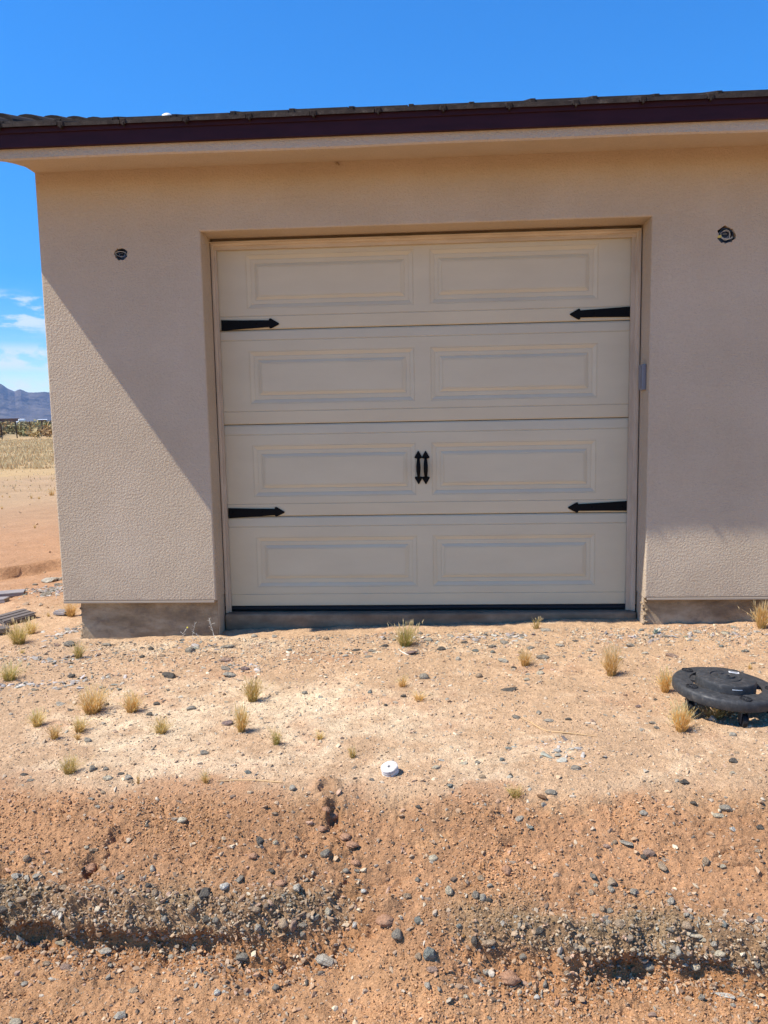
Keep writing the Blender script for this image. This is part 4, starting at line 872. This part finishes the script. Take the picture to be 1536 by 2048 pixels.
# ------------------------------------------------------------------ dolly
gz0 = gat(1446, 1420)[2]; P = on_z(1446, 1369, gz0+.104); DX, DYY = P[0], P[1]
zg = gz_at(DX, DYY); Dd = empty('trash_can_dolly', (DX, DYY, zg)); meta(Dd, 'round black plastic trash can dolly on casters lying in the dirt', 'dolly')
R0 = .225; bm = bmesh.new()
lathe(bm, [(.150, .004), (.152, .0105), (.175, .0115), (.208, .0105), (.216, .008), (.2215, .003), (.2245, -.004), (.2245, -.030), (.2215, -.036), (.2185, -.034), (.2175, -.010), (.152, -.006), (.150, -.004)], 96, True, (0, 0, .118))
lathe(bm, [(0, .040), (.022, .040), (.0225, .049), (.034, .0505), (.0355, .043), (.060, .0435), (.062, .039), (.067, .039), (.069, .0435), (.118, .043), (.1235, .041), (.126, .036), (.127, .030), (.128, .006), (.1285, -.012), (.124, -.012), (.122, .0), (.121, .032), (0, .034)], 80, False, (0, 0, .118))
for k in range(5):      # bridges between the raised middle and the rim
    a0 = math.radians(72*k-4); n = 12; top = []; bot = []
    for i in range(n+1):
        a = a0+math.radians(30)*i/n
        for r_, L_ in ((.126, None), (.1515, None)): top.append(bm.verts.new((r_*math.cos(a), r_*math.sin(a), .118+.006))); bot.append(bm.verts.new((r_*math.cos(a), r_*math.sin(a), .118-.006)))
    for i in range(n):
        a, b, c_, d = 2*i, 2*i+1, 2*i+3, 2*i+2
        bm.faces.new((top[a], top[b], top[c_], top[d])); bm.faces.new((bot[a], bot[d], bot[c_], bot[b]))
    bm.faces.new((top[0], top[1], bot[1], bot[0])); bm.faces.new((top[2*n], bot[2*n], bot[2*n+1], top[2*n+1]))
dk = obj('deck', bm, M_DOL, Dd, True); dk['label'] = 'scuffed black round deck with a raised middle'
me = dk.data
Dd.rotation_euler = (math.radians(2.0), math.radians(4.0), 0); Dd.scale = (.875,)*3
bm = bmesh.new(); lathe(bm, [(0, .008), (.012, .008), (.013, .003), (.021, .003), (.024, .007), (.0275, .007), (.029, 0), (0, 0)], 32, False, (0, 0, .161)); 
obj('hub', bm, M_DOL, Dd, True)
bm = bmesh.new(); box(bm, -.022, .022, -.010, .010, 0, .0012, 0, 1, Matrix.Translation((.052, .052, .1625))@Matrix.Rotation(math.radians(-14), 4, 'Z')); obj('sticker', bm, M_WHT, Dd)
bm = bmesh.new(); box(bm, -.016, .016, -.005, .005, 0, .0006, 0, 1, Matrix.Translation((.052, .052, .1639))@Matrix.Rotation(math.radians(-14), 4, 'Z')); obj('sticker_print', bm, M_BOX, Dd)
bm = bmesh.new(); 
for i in range(10): 
    a = math.radians(-98+i*2.0); b = math.radians(-96+i*2.0)
    v = [bm.verts.new((.1283*math.cos(t_), .1283*math.sin(t_), z)) for t_, z in ((a, .143), (b, .143), (b, .1465), (a, .1465))]; bm.faces.new(v)
obj('lit_slit_strip', bm, M_WHT, Dd)  # white strip painted in for light at the slit; no opening cut
for k in range(5):
    a = math.radians(72*k-72-12); cx, cy = .188*math.cos(a), .188*math.sin(a)
    bm = bmesh.new(); lathe(bm, [(.0, .0122), (.0205, .0122), (.021, .0150), (.0245, .0150), (.026, .0105)], 28, False, (cx, cy, .118)); sk = obj('caster_socket', bm, M_RUB, Dd, True)
    bm = bmesh.new()
    for q in range(4):
        M_ = Matrix.Translation((cx, cy, .1303))@Matrix.Rotation(math.radians(45*q+20), 4, 'Z'); box(bm, -.021, .021, -.0012, .0012, 0, .0022, 0, 1, M_)
    lathe(bm, [(0, .0155), (.005, .0155), (.006, .012)], 12, False, (cx, cy, .118)); obj('spoke', bm, M_GAL if 0 else M_DOL, sk)
    bm = bmesh.new(); tube(bm, [(cx, cy, .115), (cx, cy, .07)], .010, 10); box(bm, cx-.017, cx-.013, cy-.018, cy+.018, .022, .078, .002); box(bm, cx+.013, cx+.017, cy-.018, cy+.018, .022, .078, .002); box(bm, cx-.017, cx+.017, cy-.018, cy+.018, .074, .078, .001)
    cs = obj('caster', bm, M_TYRE if k == 1 else M_DOL, Dd)
    bm = bmesh.new(); rw = .030; n = 28; ra = [[bm.verts.new((cx+xx, cy+r_*math.cos(2*math.pi*i/n), .031+r_*math.sin(2*math.pi*i/n))) for i in range(n)] for xx, r_ in ((-.011, .010), (-.0115, .022), (-.009, rw), (.009, rw), (.0115, .022), (.011, .010))]
    for u, v_ in zip(ra, ra[1:]):
        for i in range(n): bm.faces.new((u[i], v_[i], v_[(i+1) % n], u[(i+1) % n]))
    bm.faces.new(ra[0]); bm.faces.new(ra[-1][::-1]); obj('wheel', bm, M_RUB, cs, True)
# ------------------------------------------------------------------ small litter
P = gat(781, 1546); bm = bmesh.new()
lathe(bm, [(0, .018), (.005, .018), (.006, .0255), (.030, .0265), (.0325, .0245), (.0325, .021), (.0300, .0195), (.0300, .0165), (.0320, .0155), (.0320, .010), (.0300, .0085), (.0310, .0040), (.0325, .0030), (.0325, 0), (0, 0)], 48)
o = obj('spool', bm, M_SPL, None, True, (P[0], P[1], P[2]+.003)); o.scale = (.92, .92, .92); o.rotation_euler = (math.radians(10), math.radians(-14), .3); meta(o, 'small white round spool with a hole lying in the dirt', 'spool')
def stick(pts, r, lab, m=M_TWIG):
    W = []
    for px, py in pts: q = gat(px, py); W.append(Vector(q)+Vector((0, 0, r*.9)))
    zz = [w_.z for w_ in W]; o0 = W[0].copy(); fine = []
    for a, b in zip(W, W[1:]): fine += [a.lerp(b, t_)-o0 for t_ in (0, .33, .66)]
    fine.append(W[-1]-o0); bm = bmesh.new(); tube(bm, fine, [r*(1-.6*abs(2*i/(len(fine)-1)-1)**3) for i in range(len(fine))], 6)
    o = obj('stick', bm, m, None, True, tuple(o0)); meta(o, lab, 'stick')
stick([(1042, 1436), (1062, 1446), (1082, 1458), (1098, 1465), (1120, 1466), (1150, 1469), (1192, 1475)], .0032, 'thin curved orange stick lying between stones left of the dolly')
stick([(432, 1564), (470, 1562), (510, 1562), (548, 1565), (566, 1566)], .003, 'straight thin straw stick along the top of the left slope')
stick([(797, 1300), (806, 1306), (818, 1311)], .0025, 'short white curved stick beside the green sill tuft', M_WEED)
def plank(cx, cy, px_len, ang, wid, th, m, lab, ridges=0, tilt=(0, 0)):
    P = gat(cx, cy); dist = float((P-CAM)@AF); L_ = px_len/F*dist; bm = bmesh.new(); box(bm, -L_/2, L_/2, -wid/2, wid/2, 0, th, .003, 1)
    for k in range(ridges): yy = -wid/2+wid*(k+.5)/ridges; box(bm, -L_/2+.002, L_/2-.004*(k % 2), yy-wid/ridges*.36, yy+wid/ridges*.36, th-.001, th+.007, .002, 1)
    rr = random.Random(int(cx+cy)); 
    for v in bm.verts: v.co.x += rr.uniform(-.012, .012) if abs(v.co.x) > L_*.45 else 0
    o = obj('plank', bm, m, None, False, (P[0], P[1], P[2]+.006)); o.rotation_euler = (tilt[0], tilt[1], math.radians(ang)); meta(o, lab, 'plank', 'weathered boards left of the building')
plank(2, 1194, 84, 22, .12, .03, M_PLK, 'pale weathered plank reaching in from the left edge')
plank(-14, 1206, 52, 10, .09, .03, M_PLK, 'short pale board end below the weathered plank at left edge')
plank(28, 1240, 62, 52, .20, .022, M_PLD, 'dark ribbed board behind the bushy green tuft', 3, (.0, -.08))
plank(0, 1266, 26, 35, .09, .03, M_PLD, 'dark wood chunk cut by the left edge above the bushy tuft')
plank(124, 1230, 24, -12, .06, .02, M_PLK, 'short grey board beside the gold tuft under the stucco corner', 2)
for i, (px, py, wp, hp, lab) in enumerate([(100, 1163, 36, 12, 'long pale slate slab against the wall edge, highest of the pile'), (122, 1160, 18, 10, 'pale slate slab touching the wall edge'), (118, 1171, 18, 9, 'dark slate slab below the pale ones by the wall'), (92, 1190, 24, 11, 'brown slate block, lowest of the pile left of the wall'), (108, 1178, 22, 7, 'thin slate slab in the middle of the pile'), (70, 1170, 14, 5, 'small slate slab left of the pile'), (54, 1178, 9, 3, 'tiny slate chip at left of the pile')]):
    P = gat(px, py); dist = float((P-CAM)@AF); w_ = wp/F*dist; h_ = hp/F*dist; o = bpy.data.objects.new('slate_slab', SM['flat'][i % 7]); COL.objects.link(o); o.location = (P[0], P[1], P[2]+h_*.2); o.scale = (w_, w_*.8, h_*.7); o.rotation_euler = (.1, .1*(i % 3-1), i*.5); o.color = (*(COLS['pale grey'] if i < 2 else COLS['grey']), 1); meta(o, lab, 'slab', 'slate slabs left of the wall')
# ------------------------------------------------------------------ distance
def posts():
    base = [(3, 879), (33, 876), (61, 874), (85, 872.5)]; o0 = None
    for i, (px, py) in enumerate(base):
        d = ray(px+1.5, py); P = on_z(px+1.5, py, -.22); dist = float((P-CAM)@AF)
        bm = bmesh.new(); h = 31/F*dist; box(bm, -.045, .045, -.02, .02, -.1, h, .005); box(bm, -.012, .012, -.05, .02, -.1, h, .002)
        o = obj('fence_post', bm, M_POST, None, False, tuple(P)); o.rotation_euler = (0, math.radians((-1.0, -2.2, -2.0, -1.6)[i]), .3)
        meta(o, ['dark metal fence post at the left edge of the photo', 'dark metal fence post second from the left edge', 'dark metal fence post third from the left edge', 'dark metal fence post nearest the building'][i], 'fence post', 'fence posts across the dry field')
        yield Vector(P)+Vector((0, 0, h*.8))
M_POST = mat('rusty_post', (.05, .035, .030), .8, .3); t = NT(M_POST); t.col(t.ramp(t.noise(12, 4), [(.3, (.035, .025, .022)), (.7, (.08, .05, .04))]))
tops = list(posts()); e = tops[-1]-tops[0]
bm = bmesh.new()
for dz in (0, -.25, -.5): tube(bm, [tops[0]-e*3+Vector((0, 0, dz))]+[p+Vector((0, 0, dz)) for p in tops]+[tops[-1]+e*2.5+Vector((0, 0, dz))], .004, 4)
o = obj('fence_wire', bm, M_POST); meta(o, 'thin strands of wire strung along the far fence posts', 'wire')
# straw field: many blades
def field(n, d0, d1, hmin, hmax, seed, colr, clump):
    r = np.random.default_rng(seed); u = r.random(n); d = d0*(d1/d0)**u; a = r.uniform(-1.05, -.05, n); x = CAM[0]+a*d; y = CAM[1]+d
    keep = fbm(x, y, clump, 3, seed) > r.uniform(-.5, .45, n); x, y, d = x[keep], y[keep], d[keep]; n = len(x); z = terrain(x[None], y[None])[0]
    h = r.uniform(hmin, hmax, n); wd = .006+d*.00042; ln = r.normal(size=(n, 2))*.22*h[:, None]
    b = np.stack([x, y, z-.01], 1); vs = np.stack([b+np.stack([-wd, 0*wd, 0*wd], 1), b+np.stack([wd, 0*wd, 0*wd], 1), b+np.stack([ln[:, 0], ln[:, 1], h], 1)], 1)
    f = np.arange(n*3).reshape(n, 3); cc = np.array(colr)[r.integers(0, len(colr), n)]*r.uniform(.75, 1.2, (n, 1)); c = np.repeat(cc[:, None], 3, 1); c[:, :2] *= .85
    return vs.reshape(-1, 3), f, c.reshape(-1, 3)
ST = [(.88, .66, .34), (.80, .56, .26), (.58, .38, .18), (.90, .72, .40)]
v, f, c = blend_sets([field(130000, 22.5, 62, .05, .17, 3, ST, .8), field(2500, 15, 23, .03, .09, 4, ST, .5)])
o = link('dry_field_grass', np_mesh('dry_field_grass', v, f, c, False), M_GRS); meta(o, 'pale straw grass covering the field beyond the dirt track', 'grass', kind='stuff')
# creosote scrub
def scrub(n, d0, d1, seed):
    r = np.random.default_rng(seed); V_, C_ = [], []
    for i in range(n):
        d = d0*(d1/d0)**(r.random()); a = r.uniform(-1.1, 0); x, y = CAM[0]+a*d, CAM[1]+d; h = r.uniform(.75, 1.35)*(1+d*.0012); w_ = h*r.uniform(.8, 1.3); m = int(90 if d < 140 else 46)
        p = r.normal(size=(m, 3)); p /= np.linalg.norm(p, axis=1)[:, None]; p *= (r.random((m, 1))**.4); p = p*np.array([w_*.6, w_*.6, h*.52])+np.array([x, y, -.22+h*.5]); s = .09*h+d*.0006
        q = r.normal(size=(m, 3, 3))*s; tri = p[:, None]+q; V_.append(tri.reshape(-1, 3)); g = np.array((.31, .27, .125))*r.uniform(.7, 1.35)*np.array([1+r.uniform(-.1, .35), 1, 1]); C_.append(np.repeat((g*r.uniform(.6, 1.4, (m, 1)))[:, None], 3, 1).reshape(-1, 3))
    V_ = np.concatenate(V_); return V_, np.arange(len(V_)).reshape(-1, 3), np.concatenate(C_)
v, f, c = blend_sets([scrub(430, 66, 130, 5), scrub(2200, 110, 900, 6)])
o = link('desert_scrub', np_mesh('desert_scrub', v, f, c, False), M_FOL); meta(o, 'band of olive green desert scrub behind the far fence', 'scrub', kind='stuff')
# buildings beyond the scrub
M_BRK = mat('brown_adobe', (.17, .085, .060), .9, .1); t = NT(M_BRK); t.col(t.ramp(t.noise(.7, 4), [(.3, (.22, .12, .085)), (.7, (.30, .165, .12))]))
def at_d(px, dist, z):
    d = ray(px, 838); d = d/ math.hypot(d[0], d[1]); return (CAM[0]+d[0]*dist, CAM[1]+d[1]*dist, z)
k = 300/F*1.12
H = empty('far_house', at_d(14, 300, -.2)); H.rotation_euler = (0, 0, .45); meta(H, 'low brown flat roofed house at the left edge beyond the scrub', 'house')
bm = bmesh.new(); box(bm, -2.2, 3.4, 0, 9, -.3, 2.6); box(bm, -16, -2.2, -1.2, 8, -.3, 2.3); obj('wall', bm, M_BRK, H)
bm = bmesh.new(); box(bm, -2.4, 3.6, -.2, 9.2, 2.6, 2.85); box(bm, -16.2, -2.41, -1.9, 8.2, 2.3, 2.55); obj('roof', bm, mat('dusty_roof', (.30, .17, .125), .9), H)
bm = bmesh.new(); box(bm, -1.2, -.2, -.05, .05, .9, 1.9); obj('window', bm, M_RUB, H); bm = bmesh.new(); box(bm, -8, -6.4, -1.25, -1.15, .8, 1.8); obj('window', bm, M_RUB, H)
M_CAMP = mat('white_paint', (.80, .80, .78), .5, .4)
T_ = empty('camper_trailer', at_d(41, 240, -.2)); T_.rotation_euler = (0, 0, .43); meta(T_, 'white camper trailer above the scrub right of the brown house', 'trailer')
bm = bmesh.new(); box(bm, -.6, 1.1, 0, 2.2, .5, 2.35, .25, 3); box(bm, -1.15, -.55, .2, 2.0, .5, 1.75, .2, 3); obj('body', bm, M_CAMP, T_)
bm = bmesh.new(); box(bm, -.1, .5, -.02, .02, 1.25, 1.65); obj('window', bm, M_RUB, T_)
for q in (0.0, .6):
    bm = bmesh.new(); lathe(bm, [(0, -.1), (.33, -.1), (.33, .1), (0, .1)], 20); bmesh.ops.rotate(bm, verts=bm.verts, matrix=Matrix.Rotation(math.pi/2, 3, 'X')); o = obj('wheel', bm, M_RUB, T_, False, (q, .1, .3))
for i, (px, lab) in enumerate(((80, 'left of two low white roofs just above the scrub'), (88, 'right of two low white roofs just above the scrub'))):
    G_ = empty('far_shed', at_d(px, 420, -.2)); G_.rotation_euler = (0, 0, .43); meta(G_, lab, 'shed', 'white roofed sheds beyond the scrub')
    bm = bmesh.new(); box(bm, -.95, .95, 0, 6, 0, 2.5); obj('wall', bm, M_BRK, G_)
    bm = bmesh.new(); prism(bm, [(-.2, 2.5), (6.2, 2.5), (6.2, 2.85), (-.2, 2.62)], -1.15-.1*i, 1.1+.25*i); obj('roof', bm, M_CAMP, G_)
# mountains
def mountain():
    prof = [(-2400, 560), (-1500, 620), (-700, 690), (-300, 715), (-120, 745), (-40, 758), (0, 765), (10, 769), (20, 776), (33, 781), (40, 778), (45, 777), (52, 780), (60, 783), (80, 783), (92, 782), (110, 784), (160, 792), (260, 800), (500, 822), (900, 836), (1500, 838)]
    azs, hs_ = [], []
    for px, py in prof:
        d = ray(px, 838) if px > -1200 else ray(-1200, 838)+np.array([0, 0, 0])+(px+1200)/F*AR*1.0
        az = math.atan2(d[0], d[1]); azs.append(az); hs_.append((838-py)/F)
    na_, nr = 1300, 260; az = np.linspace(-1.35, .35, na_); rr_ = np.linspace(5200, 8200, nr)
    AZ_, RR = np.meshgrid(az, rr_); x = CAM[0]+np.sin(AZ_)*RR; y = CAM[1]+np.cos(AZ_)*RR
    o_ = np.argsort(azs); e_ = np.interp(az, np.array(azs)[o_], np.array(hs_)[o_])
    rid = 6900; t_ = np.clip(1-np.abs(RR-rid)/1500, 0, 1); base = t_**1.25
    rg = 1-np.abs(fbm(AZ_*6000, RR, 620, 6, 41, .55)); gul = fbm(AZ_*6900, RR, 330, 6, 43, .62)
    cosf = 6900*math.cos(0)
    Z_ = base*e_[None]*rid*(1+(.30*(rg-.75)+.30*gul)*(1-t_**6))
    return np.stack([x, y, Z_-.6], -1).reshape(-1, 3), (nr, na_)
Vm, (nr, na_) = mountain(); ii = np.arange(nr*na_).reshape(nr, na_); Fm = np.stack([ii[:-1, :-1], ii[:-1, 1:], ii[1:, 1:], ii[1:, :-1]], -1).reshape(-1, 4)
o = link('hills', np_mesh('hills', Vm, Fm, None, False), M_MTN); meta(o, 'rugged bluish mountain range on the horizon', kind='structure')
# air
bm = bmesh.new(); box(bm, -9200, 5200, -160, 9300, -2.2, 1900)
M_HZ = bpy.data.materials.new('air_haze'); M_HZ.use_nodes = True; nt = M_HZ.node_tree; nt.nodes.clear(); o_ = nt.nodes.new('ShaderNodeOutputMaterial'); pv = nt.nodes.new('ShaderNodeVolumePrincipled')
pv.inputs['Color'].default_value = (.30, .55, 1.0, 1); pv.inputs['Density'].default_value = .000075; pv.inputs['Anisotropy'].default_value = .1; nt.links.new(pv.outputs[0], o_.inputs['Volume'])
hz = obj('haze', bm, M_HZ); meta(hz, 'thin blue desert air over the whole plain', 'haze', kind='stuff')
